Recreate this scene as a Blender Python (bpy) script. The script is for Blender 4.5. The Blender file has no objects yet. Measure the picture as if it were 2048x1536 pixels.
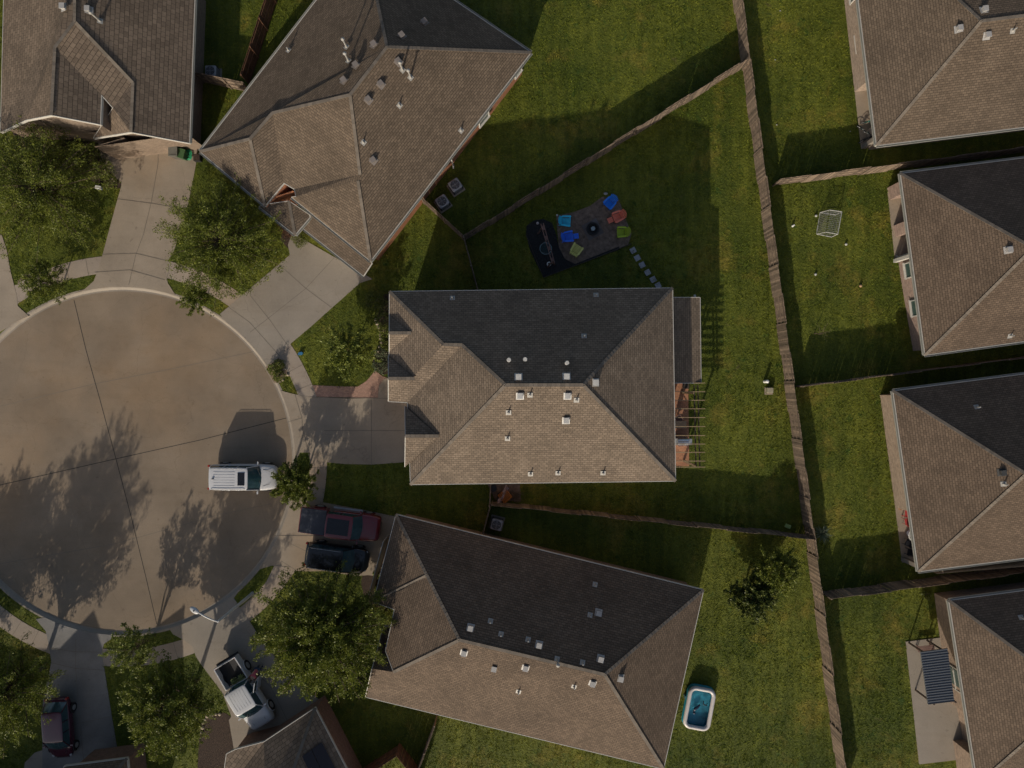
import bpy, math, random
import numpy as np
from mathutils import Vector, Matrix
from mathutils.geometry import tessellate_polygon
R = math.radians
random.seed(7)
S = 26.25           # ground scale measured on the photograph: pixels per metre (photo is 2048 x 1536)
H = 52.0            # drone height in metres
scene = bpy.context.scene
C = scene.collection

# ------------------------------------------------------------------ camera, sky, sun, exposure
cam = bpy.data.cameras.new("camera"); cam_o = bpy.data.objects.new("camera", cam); C.objects.link(cam_o)
cam_o.location = (0, 0, H); cam_o.rotation_euler = (0, 0, 0)
cam.sensor_fit = 'HORIZONTAL'; cam.angle = 2*math.atan(1024/S/H); cam.clip_end = 2000; cam.clip_start = .5
scene.camera = cam_o
EL, AZ = 23.3, 17.8
world = bpy.data.worlds.new("World"); scene.world = world; world.use_nodes = True
wn = world.node_tree; bg = wn.nodes['Background']
sky = wn.nodes.new('ShaderNodeTexSky'); sky.sky_type = 'NISHITA'; sky.sun_disc = False
sky.sun_elevation = R(EL); sky.sun_rotation = R(180+AZ); sky.air_density = 1.0; sky.dust_density = 3.0; sky.ozone_density = .4
wn.links.new(sky.outputs[0], bg.inputs[0]); bg.inputs[1].default_value = 0.105
sl = bpy.data.lights.new("sun", 'SUN'); sl.energy = 4.0; sl.angle = R(.5); sl.color = (1, .90, .75)
so = bpy.data.objects.new("sun", sl); C.objects.link(so); so.location = (-10, -30, 60)
sd = Vector((math.sin(R(AZ))*math.cos(R(EL)), math.cos(R(AZ))*math.cos(R(EL)), -math.sin(R(EL))))
so.rotation_euler = sd.to_track_quat('-Z', 'Y').to_euler()
scene.view_settings.view_transform = 'Standard'; scene.view_settings.look = 'None'
scene.view_settings.exposure = -0.22; scene.view_settings.gamma = 1
scene.cycles.max_bounces = 5

def P(px, py, z=0.0):
    s = (1-z/H)/S
    return Vector(((px-1024)*s, (768-py)*s, z))

# ------------------------------------------------------------------ materials
MATS = {}
def nd(nt, t, **kw):
    n = nt.nodes.new(t)
    for k, v in kw.items():
        if k in n.inputs: n.inputs[k].default_value = v
        else: setattr(n, k, v)
    return n
def mixc(nt, fac, a, b, blend='MIX'):
    m = nt.nodes.new('ShaderNodeMix'); m.data_type = 'RGBA'; m.blend_type = blend
    for s, v in ((m.inputs[0], fac), (m.inputs[6], a), (m.inputs[7], b)):
        if isinstance(v, bpy.types.NodeSocket): nt.links.new(v, s)
        elif isinstance(v, (int, float)): s.default_value = v
        else: s.default_value = tuple(v)+((1,) if len(v) == 3 else ())
    return m.outputs[2]
def ramp(nt, sock, a, b, ca=0.0, cb=1.0):
    m = nt.nodes.new('ShaderNodeMapRange'); nt.links.new(sock, m.inputs[0])
    m.inputs[1].default_value = a; m.inputs[2].default_value = b; m.inputs[3].default_value = ca; m.inputs[4].default_value = cb
    return m.outputs[0]
def newmat(name):
    m = bpy.data.materials.new(name); m.use_nodes = True
    nt = m.node_tree; b = nt.nodes['Principled BSDF']
    return m, nt, b
def vadd(nt, pos, k):
    v = nt.nodes.new('ShaderNodeVectorMath'); v.operation = 'ADD'; nt.links.new(pos, v.inputs[0]); v.inputs[1].default_value = (k, k*1.7, k*.3); return v.outputs[0]
def noise(nt, vec, scale, detail=3, rough=.6):
    n = nd(nt, 'ShaderNodeTexNoise', Scale=scale, Detail=detail, Roughness=rough); nt.links.new(vec, n.inputs['Vector']); return n.outputs[0]
def sc(c, k): return tuple(min(1, x*k) for x in c)
def bumpy(nt, b, h, dist, st=1.0):
    n = nd(nt, 'ShaderNodeBump', Strength=st, Distance=dist); nt.links.new(h, n.inputs['Height']); nt.links.new(n.outputs[0], b.inputs['Normal'])

def plain(name, col, rough=.6, var=.12, nscale=3., metal=0., spec=.5, coat=0., bump=0., island=0.):
    """painted, plastic, metal or wooden surface with gentle uneven tone"""
    if name in MATS: return MATS[name]
    m, nt, b = newmat(name)
    g = nt.nodes.new('ShaderNodeNewGeometry')
    n = noise(nt, g.outputs['Position'], nscale, 4)
    c = mixc(nt, ramp(nt, n, .3, .7), sc(col, 1-var), sc(col, 1+var))
    if island:
        c = mixc(nt, ramp(nt, g.outputs['Random Per Island'], 0, 1), c, mixc(nt, 1.0, c, (1-island,)*3, 'MULTIPLY'))
    nt.links.new(c, b.inputs['Base Color'])
    b.inputs['Roughness'].default_value = rough; b.inputs['Metallic'].default_value = metal
    b.inputs['Specular IOR Level'].default_value = spec; b.inputs['Coat Weight'].default_value = coat
    if bump: bumpy(nt, b, noise(nt, g.outputs['Position'], 25, 3), bump)
    MATS[name] = m; return m

def brickmat(name, c1, c2, mortar, bw, rh, ms, rough=.85, offset=.5, bump=.01, grain=0., streak=.15):
    """courses of shingles or bricks laid in the face's own metres (UV)"""
    if name in MATS: return MATS[name]
    m, nt, b = newmat(name)
    uv = nt.nodes.new('ShaderNodeUVMap')
    t = nd(nt, 'ShaderNodeTexBrick', Scale=1.0); t.offset = offset
    t.inputs['Color1'].default_value = (*c1, 1); t.inputs['Color2'].default_value = (*c2, 1); t.inputs['Mortar'].default_value = (*mortar, 1)
    t.inputs['Mortar Size'].default_value = ms; t.inputs['Mortar Smooth'].default_value = .3
    t.inputs['Brick Width'].default_value = bw; t.inputs['Row Height'].default_value = rh; t.inputs['Bias'].default_value = 0
    nt.links.new(uv.outputs[0], t.inputs['Vector'])
    g = nt.nodes.new('ShaderNodeNewGeometry')
    big = noise(nt, g.outputs['Position'], .45, 5, .65)
    c = mixc(nt, 1.0, t.outputs[0], mixc(nt, ramp(nt, big, .3, .7), (1-streak,)*3, (1+streak*.6,)*3), 'MULTIPLY')
    fine = noise(nt, g.outputs['Position'], 9, 3, .7)
    c = mixc(nt, 1.0, c, mixc(nt, ramp(nt, fine, .3, .7), (.86,)*3, (1.13,)*3), 'MULTIPLY')
    nt.links.new(c, b.inputs['Base Color']); b.inputs['Roughness'].default_value = rough; b.inputs['Specular IOR Level'].default_value = .25
    if bump:
        sx = nt.nodes.new('ShaderNodeSeparateXYZ'); nt.links.new(uv.outputs[0], sx.inputs[0])
        md = nt.nodes.new('ShaderNodeMath'); md.operation = 'FRACT'
        dv = nt.nodes.new('ShaderNodeMath'); dv.operation = 'DIVIDE'; nt.links.new(sx.outputs[1], dv.inputs[0]); dv.inputs[1].default_value = rh
        nt.links.new(dv.outputs[0], md.inputs[0])
        ad = nt.nodes.new('ShaderNodeMath'); ad.operation = 'MULTIPLY_ADD'; nt.links.new(t.outputs['Fac'], ad.inputs[0]); ad.inputs[1].default_value = -.6; 
        iv = nt.nodes.new('ShaderNodeMath'); iv.operation = 'SUBTRACT'; iv.inputs[0].default_value = 1; nt.links.new(md.outputs[0], iv.inputs[1])
        nt.links.new(iv.outputs[0], ad.inputs[2])
        bumpy(nt, b, ad.outputs[0], bump, .8)
    MATS[name] = m; return m

def concrete(name, col, joints=0, stain=.25, warm=(1.07, .985, .88)):
    if name in MATS: return MATS[name]
    m, nt, b = newmat(name)
    g = nt.nodes.new('ShaderNodeNewGeometry'); pos = g.outputs['Position']
    n1 = noise(nt, pos, .22, 6, .6); n2 = noise(nt, vadd(nt, pos, 31), .09, 5, .6); n3 = noise(nt, pos, 14, 3, .7); n4 = noise(nt, vadd(nt, pos, 7), 1.3, 5, .7)
    c = mixc(nt, ramp(nt, n1, .35, .65), sc(col, 1-stain*.5), sc(col, 1+stain*.35))
    c = mixc(nt, ramp(nt, n2, .48, .66), c, mixc(nt, 1.0, c, warm, 'MULTIPLY'))
    c = mixc(nt, ramp(nt, n4, .55, .8, 0, .6), c, mixc(nt, 1.0, c, (.80, .76, .70), 'MULTIPLY'))
    c = mixc(nt, 1.0, c, mixc(nt, ramp(nt, n3, .3, .7), (.93,)*3, (1.06,)*3), 'MULTIPLY')
    n5 = noise(nt, vadd(nt, pos, 53), 2.6, 2, .5); c = mixc(nt, ramp(nt, n5, .70, .76, 0, .45), c, mixc(nt, 1.0, c, (.55, .52, .48), 'MULTIPLY'))
    vo = nd(nt, 'ShaderNodeTexVoronoi', Scale=.16); vo.feature = 'DISTANCE_TO_EDGE'
    wv = nt.nodes.new('ShaderNodeVectorMath'); wv.operation = 'ADD'; nt.links.new(pos, wv.inputs[0])
    wn_ = nd(nt, 'ShaderNodeTexNoise', Scale=.9, Detail=5); nt.links.new(pos, wn_.inputs['Vector']); nt.links.new(wn_.outputs[1], wv.inputs[1]); nt.links.new(wv.outputs[0], vo.inputs['Vector'])
    c = mixc(nt, ramp(nt, vo.outputs[0], .0005, .003, .28, 0), c, mixc(nt, 1.0, c, (.45, .42, .38), 'MULTIPLY'))
    mp = nt.nodes.new('ShaderNodeMapping'); nt.links.new(pos, mp.inputs[0]); mp.inputs['Rotation'].default_value = (0, 0, .25); mp.inputs['Scale'].default_value = (.12, 1.6, 1)
    n6 = noise(nt, mp.outputs[0], 1.0, 4, .6); c = mixc(nt, ramp(nt, n6, .52, .75, 0, .30), c, mixc(nt, 1.0, c, (.80, .77, .73), 'MULTIPLY'))
    nt.links.new(c, b.inputs['Base Color']); b.inputs['Roughness'].default_value = .85; b.inputs['Specular IOR Level'].default_value = .3
    bumpy(nt, b, n3, .004)
    MATS[name] = m; return m

def grassmat(name, k=1.0, blades=False):
    if name in MATS: return MATS[name]
    m, nt, b = newmat(name)
    g = nt.nodes.new('ShaderNodeNewGeometry'); pos = g.outputs['Position']
    a = (.140*k, .155*k, .021*k); d = (.060*k, .082*k, .010*k); y = (.22*k, .175*k, .033*k)
    n1 = noise(nt, pos, .16, 6, .62); n2 = noise(nt, vadd(nt, pos, 19), .3, 6, .7); n3 = noise(nt, pos, 5.5, 4, .75); n4 = noise(nt, vadd(nt, pos, 5), 1.4, 5, .7)
    c = mixc(nt, ramp(nt, n1, .35, .65), d if not blades else sc(d, 1.35), a)
    c = mixc(nt, ramp(nt, n2, .54, .70, 0, .75), c, y)
    mp = nt.nodes.new('ShaderNodeMapping'); nt.links.new(pos, mp.inputs[0]); mp.inputs['Rotation'].default_value = (0, 0, .12); mp.inputs['Scale'].default_value = (1.9, .10, 1)
    n7 = noise(nt, mp.outputs[0], 1.0, 3, .5); c = mixc(nt, 1.0, c, mixc(nt, ramp(nt, n7, .36, .64), (.84, .86, .84), (1.14, 1.12, 1.1)), 'MULTIPLY')
    n8 = noise(nt, vadd(nt, pos, 77), .75, 5, .75); c = mixc(nt, ramp(nt, n8, .66, .74, 0, .5), c, (.17*k, .125*k, .06*k))
    n9 = noise(nt, vadd(nt, pos, 91), 1.1, 4, .7); c = mixc(nt, ramp(nt, n9, .60, .68, 0, .7), c, (.040*k, .085*k, .014*k))
    c = mixc(nt, 1.0, c, mixc(nt, ramp(nt, n4, .35, .65), (.82, .86, .8), (1.12, 1.1, 1.1)), 'MULTIPLY')
    if blades:
        c = mixc(nt, 1.0, c, mixc(nt, ramp(nt, g.outputs['Random Per Island'], 0, 1), (.65, .7, .6), (1.55, 1.45, 1.3)), 'MULTIPLY')
    else:
        c = mixc(nt, 1.0, c, mixc(nt, ramp(nt, n3, .3, .7), (.6, .62, .6), (1.25, 1.22, 1.2)), 'MULTIPLY')
    nt.links.new(c, b.inputs['Base Color']); b.inputs['Roughness'].default_value = .7; b.inputs['Specular IOR Level'].default_value = .2
    if blades:
        t = nt.nodes.new('ShaderNodeBsdfTranslucent'); nt.links.new(c, t.inputs[0])
        mx = nt.nodes.new('ShaderNodeMixShader'); mx.inputs[0].default_value = .35
        nt.links.new(b.outputs[0], mx.inputs[1]); nt.links.new(t.outputs[0], mx.inputs[2])
        nt.links.new(mx.outputs[0], nt.nodes['Material Output'].inputs[0])
    else: bumpy(nt, b, n3, .10)
    MATS[name] = m; return m

def leafmat(name, ca, cb, transl=.28):
    if name in MATS: return MATS[name]
    m, nt, b = newmat(name)
    g = nt.nodes.new('ShaderNodeNewGeometry')
    n = noise(nt, g.outputs['Position'], .9, 3)
    c = mixc(nt, g.outputs['Random Per Island'], ca, cb)
    c = mixc(nt, 1.0, c, mixc(nt, ramp(nt, n, .35, .65), (.75, .78, .7), (1.2, 1.15, 1.1)), 'MULTIPLY')
    nt.links.new(c, b.inputs['Base Color']); b.inputs['Roughness'].default_value = .5; b.inputs['Specular IOR Level'].default_value = .35
    t = nt.nodes.new('ShaderNodeBsdfTranslucent'); nt.links.new(c, t.inputs[0])
    mx = nt.nodes.new('ShaderNodeMixShader'); mx.inputs[0].default_value = transl
    nt.links.new(b.outputs[0], mx.inputs[1]); nt.links.new(t.outputs[0], mx.inputs[2])
    nt.links.new(mx.outputs[0], nt.nodes['Material Output'].inputs[0])
    MATS[name] = m; return m

def paint(name, col, rough=.25, metal=.0):
    return plain(name, col, rough=rough, var=.03, nscale=1, metal=metal, coat=.8)
GLASS = plain('car_glass', (.03, .075, .09), rough=.12, var=.15, spec=1.0)  # teal of the reflected sky is put into the base colour
RUBBER = plain('rubber', (.015, .015, .016), rough=.8)
DARKPL = plain('dark_plastic', (.02, .02, .022), rough=.5)
CHROME = plain('chrome', (.6, .6, .62), rough=.18, metal=1)
WHITEP = plain('white_paint', (.72, .72, .70), rough=.5, var=.05)
STEEL = plain('galvanised_steel', (.45, .46, .47), rough=.4, metal=.6)
TRIM = plain('pale_trim_paint', (.50, .48, .44), rough=.6, var=.06)
FENCEW = plain('weathered_fence_wood', (.27, .20, .145), rough=.85, var=.25, nscale=4, island=.65, bump=.01)
FENCEN = plain('brown_stained_fence_wood', (.20, .095, .05), rough=.8, var=.2, nscale=4, island=.4, bump=.01)
BARK = plain('bark', (.12, .085, .06), rough=.95, var=.3, nscale=8, bump=.03)

# ------------------------------------------------------------------ mesh helpers
class MB:
    def __init__(s): s.v = []; s.f = []; s.uv = {}
    def add(s, vs, fs):
        b = len(s.v); s.v += [tuple(v) for v in vs]; s.f += [tuple(i+b for i in f) for f in fs]; return b
    def box(s, c, d, rz=0., tilt=None):
        M = Matrix.Translation(Vector(c)) @ (tilt if tilt else Matrix.Rotation(rz, 4, 'Z'))
        x, y, z = d[0]/2, d[1]/2, d[2]/2
        vs = [M @ Vector(p) for p in ((-x,-y,-z),(x,-y,-z),(x,y,-z),(-x,y,-z),(-x,-y,z),(x,-y,z),(x,y,z),(-x,y,z))]
        s.add(vs, [(0,3,2,1),(4,5,6,7),(0,1,5,4),(1,2,6,5),(2,3,7,6),(3,0,4,7)]); return s
    def bar(s, a, b, w, h, up=(0,0,1)):
        a = Vector(a); b = Vector(b); d = (b-a); L = d.length; d.normalize(); u = Vector(up)
        if abs(d.dot(u)) > .98: u = Vector((1,0,0))
        r = d.cross(u).normalized(); u = r.cross(d)
        vs = []
        for p in (a, b):
            for i, j in ((-1,-1),(1,-1),(1,1),(-1,1)): vs.append(p + r*(i*w/2) + u*(j*h/2))
        s.add(vs, [(0,1,2,3),(7,6,5,4),(0,4,5,1),(1,5,6,2),(2,6,7,3),(3,7,4,0)]); return s
    def cyl(s, a, b, r0, r1=None, n=12, cap=True):
        r1 = r0 if r1 is None else r1
        a = Vector(a); b = Vector(b); d = (b-a).normalized()
        u = d.cross(Vector((0,0,1)) if abs(d.z) < .95 else Vector((1,0,0))).normalized(); w = d.cross(u)
        vs = []
        for p, r in ((a, r0), (b, r1)):
            for i in range(n):
                t = 2*math.pi*i/n; vs.append(p+u*(r*math.cos(t))+w*(r*math.sin(t)))
        fs = [(i, (i+1)%n, n+(i+1)%n, n+i) for i in range(n)]
        if cap: fs += [tuple(range(n-1, -1, -1)), tuple(range(n, 2*n))]
        s.add(vs, fs); return s
    def tube(s, pts, r, n=8):
        pts = [Vector(p) for p in pts]
        rr = r if isinstance(r, (list, tuple)) else [r]*len(pts)
        vs = []; prev = None
        for i, p in enumerate(pts):
            d = (pts[min(i+1, len(pts)-1)]-pts[max(i-1, 0)]).normalized()
            u = (prev - d*prev.dot(d)).normalized() if prev is not None and (prev - d*prev.dot(d)).length > 1e-4 else d.cross(Vector((0,0,1)) if abs(d.z) < .9 else Vector((1,0,0))).normalized()
            prev = u; w = d.cross(u)
            for k in range(n):
                t = 2*math.pi*k/n; vs.append(p+u*(rr[i]*math.cos(t))+w*(rr[i]*math.sin(t)))
        fs = []
        for i in range(len(pts)-1):
            for k in range(n): fs.append((i*n+k, i*n+(k+1)%n, (i+1)*n+(k+1)%n, (i+1)*n+k))
        fs += [tuple(range(n-1, -1, -1)), tuple(range((len(pts)-1)*n, len(pts)*n))]
        s.add(vs, fs); return s
    def ring(s, c, R0, r, n=28, m=8, sq=1.0):
        vs = []; fs = []
        for i in range(n):
            t = 2*math.pi*i/n
            for k in range(m):
                q = 2*math.pi*k/m
                vs.append((c[0]+(R0+r*math.cos(q))*math.cos(t), c[1]+(R0+r*math.cos(q))*math.sin(t)*sq, c[2]+r*math.sin(q)))
        for i in range(n):
            for k in range(m): fs.append((i*m+k, ((i+1)%n)*m+k, ((i+1)%n)*m+(k+1)%m, i*m+(k+1)%m))
        s.add(vs, fs); return s
    def sphere(s, c, r, n=12, m=8, sx=1, sy=1, sz=1):
        vs = [(c[0], c[1], c[2]-r*sz)]; fs = []
        for j in range(1, m):
            ph = -math.pi/2+math.pi*j/m
            for i in range(n):
                t = 2*math.pi*i/n; vs.append((c[0]+r*sx*math.cos(ph)*math.cos(t), c[1]+r*sy*math.cos(ph)*math.sin(t), c[2]+r*sz*math.sin(ph)))
        vs.append((c[0], c[1], c[2]+r*sz)); L = len(vs)-1
        for i in range(n): fs.append((0, 1+(i+1)%n, 1+i)); fs.append((L, 1+(m-2)*n+i, 1+(m-2)*n+(i+1)%n))
        for j in range(m-2):
            for i in range(n): fs.append((1+j*n+i, 1+j*n+(i+1)%n, 1+(j+1)*n+(i+1)%n, 1+(j+1)*n+i))
        s.add(vs, fs); return s
    def prism(s, pts, z0, z1):
        """solid with outline pts (xy) from z0 to z1"""
        n = len(pts); A = sum(pts[i][0]*pts[(i+1)%n][1]-pts[(i+1)%n][0]*pts[i][1] for i in range(n))
        if A < 0: pts = pts[::-1]
        tri = tessellate_polygon([[Vector((p[0], p[1], 0)) for p in pts]])
        vs = [(p[0], p[1], z0) for p in pts]+[(p[0], p[1], z1) for p in pts]
        fs = []
        for t in tri:
            a, b, c = [Vector((pts[i][0], pts[i][1])) for i in t]
            if (b-a).cross(c-a) < 0: t = t[::-1]
            fs.append(tuple(i+n for i in t)); fs.append(tuple(t[::-1]))
        fs += [(i, (i+1)%n, n+(i+1)%n, n+i) for i in range(n)]
        s.add(vs, fs); return s

WL = {}   # world position of every object that carries children
def add(name, mb, mat, parent=None, local=False, smooth=False, uvs=None, at=None):
    me = bpy.data.meshes.new(name); me.from_pydata(mb.v, [], mb.f)
    if uvs is None and mb.uv: uvs = mb.uv
    if uvs:
        l = me.uv_layers.new(name='UVMap')
        for p in me.polygons:
            u = uvs.get(p.index)
            if u:
                for k, li in enumerate(p.loop_indices): l.data[li].uv = u[k]
    me.materials.append(mat)
    if smooth: me.polygons.foreach_set('use_smooth', [True]*len(me.polygons))
    me.update()
    o = bpy.data.objects.new(name, me); C.objects.link(o)
    if parent is not None:
        o.parent = parent
        if not local and parent.type == 'EMPTY': o.location = -WL[parent.name]
    WL[o.name] = Vector((0,0,0))
    return o
def thing(name, label, cat, loc=(0,0,0), rz=0., group=None):
    o = bpy.data.objects.new(name, None); C.objects.link(o); o.empty_display_size = .3
    o.location = loc; o.rotation_euler = (0, 0, rz); WL[o.name] = Vector(loc)
    o['label'] = label; o['category'] = cat
    if group: o['group'] = group
    return o
def tag(o, label, cat, group=None, kind=None):
    o['label'] = label; o['category'] = cat
    if group: o['group'] = group
    if kind: o['kind'] = kind
    return o
def struct(o, label, cat):
    o['kind'] = 'structure'; o['label'] = label; o['category'] = cat; return o
def copy_tree(o, parent=None):
    c = o.copy(); C.objects.link(c); c.parent = parent
    for ch in o.children: copy_tree(ch, c)
    return c

# ------------------------------------------------------------------ the ground, street and paving
CX, CY, RAD = 243, 922, 340      # cul-de-sac centre and radius in photo pixels
HARD = []                        # paved or built outlines, in ground pixels, where no grass grows
def arc(r, a0, a1, n=40): return [(CX+r*math.cos(R(a0+(a1-a0)*i/n)), CY-r*math.sin(R(a0+(a1-a0)*i/n))) for i in range(n+1)]
def polyP(pts, z=0.0): return [tuple(P(x, y)[:2]) for x, y in pts]
def street_outline(d):
    """street edge grown by d pixels: bulb plus the stem leaving to the left"""
    return [(-1400, 640-d), (-300, 645-d), (-60, 680-d)] + arc(RAD+d, 138, -138, 80) + [(-60, 1172+d), (-300, 1215+d), (-1400, 1220+d)]
SO = street_outline(0)
KO = street_outline(11)
def slab(name, pts, z0, z1, mat, label, cat, hard=True):
    mb = MB(); mb.prism(polyP(pts), z0, z1); o = add(name, mb, mat)
    if hard: HARD.append(pts)
    return struct(o, label, cat)

LAWN = grassmat('lawn_grass'); BLADE = grassmat('lawn_blades', 1.15, True)
def base_ground():
    big = [(-9000, -9000), (11000, -9000), (11000, 10000), (-9000, 10000)]
    outer = [Vector((*P(x, y)[:2], 0)) for x, y in big]; hole = [Vector((*P(x, y)[:2], 0)) for x, y in KO[::-1]]
    tri = tessellate_polygon([outer, hole]); vs = outer+hole
    mb = MB(); fs = []
    for t in tri:
        a, b, c = [vs[i] for i in t]
        if (b-a).cross(c-a).z < 0: t = t[::-1]
        fs.append(tuple(t))
    mb.add(vs, fs); struct(add('lawn', mb, LAWN), 'green mown lawn ground between the houses', 'lawn')
base_ground()
ROAD = concrete('street_concrete', (.240, .187, .135), stain=.34)
DRIVE = concrete('driveway_concrete', (.315, .262, .205), stain=.34)
DRIVE2 = concrete('grey_driveway_concrete', (.285, .25, .21), stain=.24, warm=(1.04, 1, .95))
WALK = concrete('sidewalk_concrete', (.33, .275, .225), stain=.3)
KERB = concrete('kerb_concrete', (.30, .26, .215), stain=.4, warm=(1.03, 1, .95))
slab('street', SO, -.5, -.13, ROAD, 'tan concrete cul-de-sac street with dark joints', 'street')
def kerb():
    mb = MB()
    prof = [(0, -.13), (3.0, -.13), (6.5, -.02), (8.5, .012), (11.5, .012)]
    rows = [street_outline(d) for d, z in prof]; n = len(rows[0]); vs = []
    for (d, z), r in zip(prof, rows): vs += [(*P(x, y)[:2], z+.002) for x, y in r]
    fs = []
    for j in range(len(prof)-1):
        for i in range(n-1): fs.append((j*n+i, j*n+i+1, (j+1)*n+i+1, (j+1)*n+i))
    mb.add(vs, fs); struct(add('kerb', mb, KERB), 'pale rolled concrete kerb round the cul-de-sac', 'kerb'); HARD.append(KO)
kerb()
# pavement ring
ring = arc(411, 131, -131, 90)+arc(377, -131, 131, 90)
slab('sidewalk', [(-60, 585), (-60, 640)][:0]+ring, -.05, .022, WALK, 'concrete sidewalk curving round the cul-de-sac', 'sidewalk')
slab('driveway', [(-40, 462), (4, 470), (14, 500), (22, 545), (34, 590), (36, 612), (58, 632), (30, 645), (0, 664), (-60, 685)], -.05, .034, DRIVE, 'strip of concrete driveway cut off by the left edge of the photo', 'driveway')
slab('driveway', [(226, 268), (398, 280), (392, 330), (383, 378), (372, 430), (346, 508), (335, 522), (331, 545), (336, 566), (350, 588), *arc(348, 72, 105, 14), (170, 578), (188, 562), (197, 538), (206, 508), (220, 455), (235, 400), (243, 372), (244, 330)], -.05, .03, DRIVE, 'long concrete driveway running up to the top left house', 'driveway')
slab('driveway', [(585, 466), (745, 558), (720, 566), (668, 612), (620, 655), (590, 680), (574, 694), (562, 712), *arc(348, 33, 53, 12), (440, 628), (457, 614), (485, 590), (530, 552), (580, 510), (576, 490)], -.05, .038, DRIVE2, 'pale concrete driveway of the rotated house at top centre', 'driveway')
slab('driveway', [(840, 795), (840, 922), (745, 929), (690, 928), (650, 924), (640, 926), (622, 905), (600, 905), (590, 925), *arc(348, -2, 24, 14), (572, 784), (592, 789), (622, 794), (700, 797)], -.05, .03, DRIVE, 'tree-shaded concrete driveway of the large central house', 'driveway')
slab('driveway', [(573, 985), (632, 985), (642, 1004), (720, 1018), (800, 1035), (775, 1130), (757, 1152), (735, 1150), (715, 1152), (650, 1142), (590, 1143), (576, 1134), (556, 1133), (545, 1131), (520, 1138), *arc(348, -38, -12, 14)], -.05, .026, DRIVE, 'driveway with a dark red pickup and a black suv parked on it', 'driveway')
slab('driveway', [(478, 1213), (498, 1240), (530, 1290), (585, 1355), (640, 1400), (520, 1500), (470, 1480), (462, 1430), (445, 1385), (425, 1358), (400, 1325), (392, 1312), (385, 1292), (365, 1278), (346, 1268), *arc(348, -74, -46, 14), (468, 1196), (474, 1205)], -.05, .034, DRIVE2, 'driveway under the white pickup, half in tree shade', 'driveway')
slab('driveway', [(100, 1340), (103, 1322), (98, 1290), (92, 1262), (72, 1238), *arc(348, -116, -93, 14), (222, 1278), (208, 1288), (204, 1305), (209, 1338), (222, 1420), (245, 1560), (85, 1560), (86, 1400)], -.05, .03, concrete('dark_driveway_concrete', (.22, .21, .20), stain=.55, warm=(.9, .9, .92)), 'dark blotchy driveway at bottom left under the maroon car', 'driveway')  # darker, cooler and more mottled than the other driveways
slab('path', [(196, 278), (250, 286), (246, 330), (243, 365), (236, 360), (215, 340), (200, 310)], -.05, .018, WALK, 'curved entry path of the top left house', 'path')
slab('path', [(500, 1392), (520, 1410), (506, 1432), (503, 1455), (512, 1475), (490, 1490), (478, 1480), (473, 1450), (476, 1425), (486, 1402)][:0]+[(458, 1440), (472, 1420), (492, 1425), (500, 1470), (490, 1498), (468, 1498)], -.05, .026, DRIVE2, 'curved entry path beside the white pickup', 'path')
slab('path', [(86, 1500), (70, 1505), (50, 1525), (45, 1560), (86, 1560)], -.05, .02, DRIVE2, 'curved entry path left of the maroon car', 'path')
slab('path', [(549, 1131), (580, 1134), (572, 1150), (546, 1180), (520, 1215), (497, 1230), (484, 1214), (510, 1190), (532, 1165)], -.05, .04, WALK, 'sidewalk stretch between the bottom grass island and the big tree', 'path')
PAVER = brickmat('pink_pavers', (.48, .28, .21), (.36, .21, .16), (.30, .22, .17), .2, .1, .01, bump=.004)
def uvslab(name, pts, z0, z1, mat, label, cat):
    o = slab(name, pts, z0, z1, mat, label, cat); me = o.data; l = me.uv_layers.new(name='UVMap')
    for p in me.polygons:
        for li in p.loop_indices:
            co = me.vertices[me.loops[li].vertex_index].co; l.data[li].uv = (co.x+co.z, co.y)
    return o
uvslab('path', [(621, 770), (660, 772), (690, 773), (716, 773), (733, 762), (745, 748), (750, 741), (764, 752), (790, 760), (790, 797), (700, 796), (624, 793)], -.05, .018, PAVER, 'pink brick paver path along the central driveway', 'path')
slab('path', [(790, 752), (768, 758), (758, 772), (756, 796), (790, 798)], -.05, .036, DRIVE, 'rounded pale concrete step at the front entry of the central house', 'path')
uvslab('patio', [(1290, 760), (1376, 760), (1378, 932), (1290, 932)], -.05, .06, brickmat('orange_pavers', (.46, .22, .12), (.36, .17, .10), (.28, .16, .1), .3, .15, .01, bump=.004), 'orange paver patio under the open pergola', 'patio')
slab('patio', [(1811, 1283), (1990, 1262), (2010, 1508), (1838, 1528)], -.05, .05, DRIVE2, 'grey concrete patio under the metal roofed canopy', 'patio')
slab('patio', [(1709, 180), (1790, 180), (1800, 288), (1722, 298)], -.05, .05, DRIVE, 'concrete patio with bicycles at the corner of the top right house', 'patio')
slab('patio', [(1774, 376), (1850, 370), (1865, 500), (1790, 522)], -.05, .05, DRIVE, 'concrete patio strip in the recesses of the right hand house', 'patio')
slab('patio', [(1789, 1005), (1870, 995), (1885, 1120), (1804, 1125)], -.05, .05, DRIVE, 'concrete patio with the red table and the black chairs', 'patio')
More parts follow.
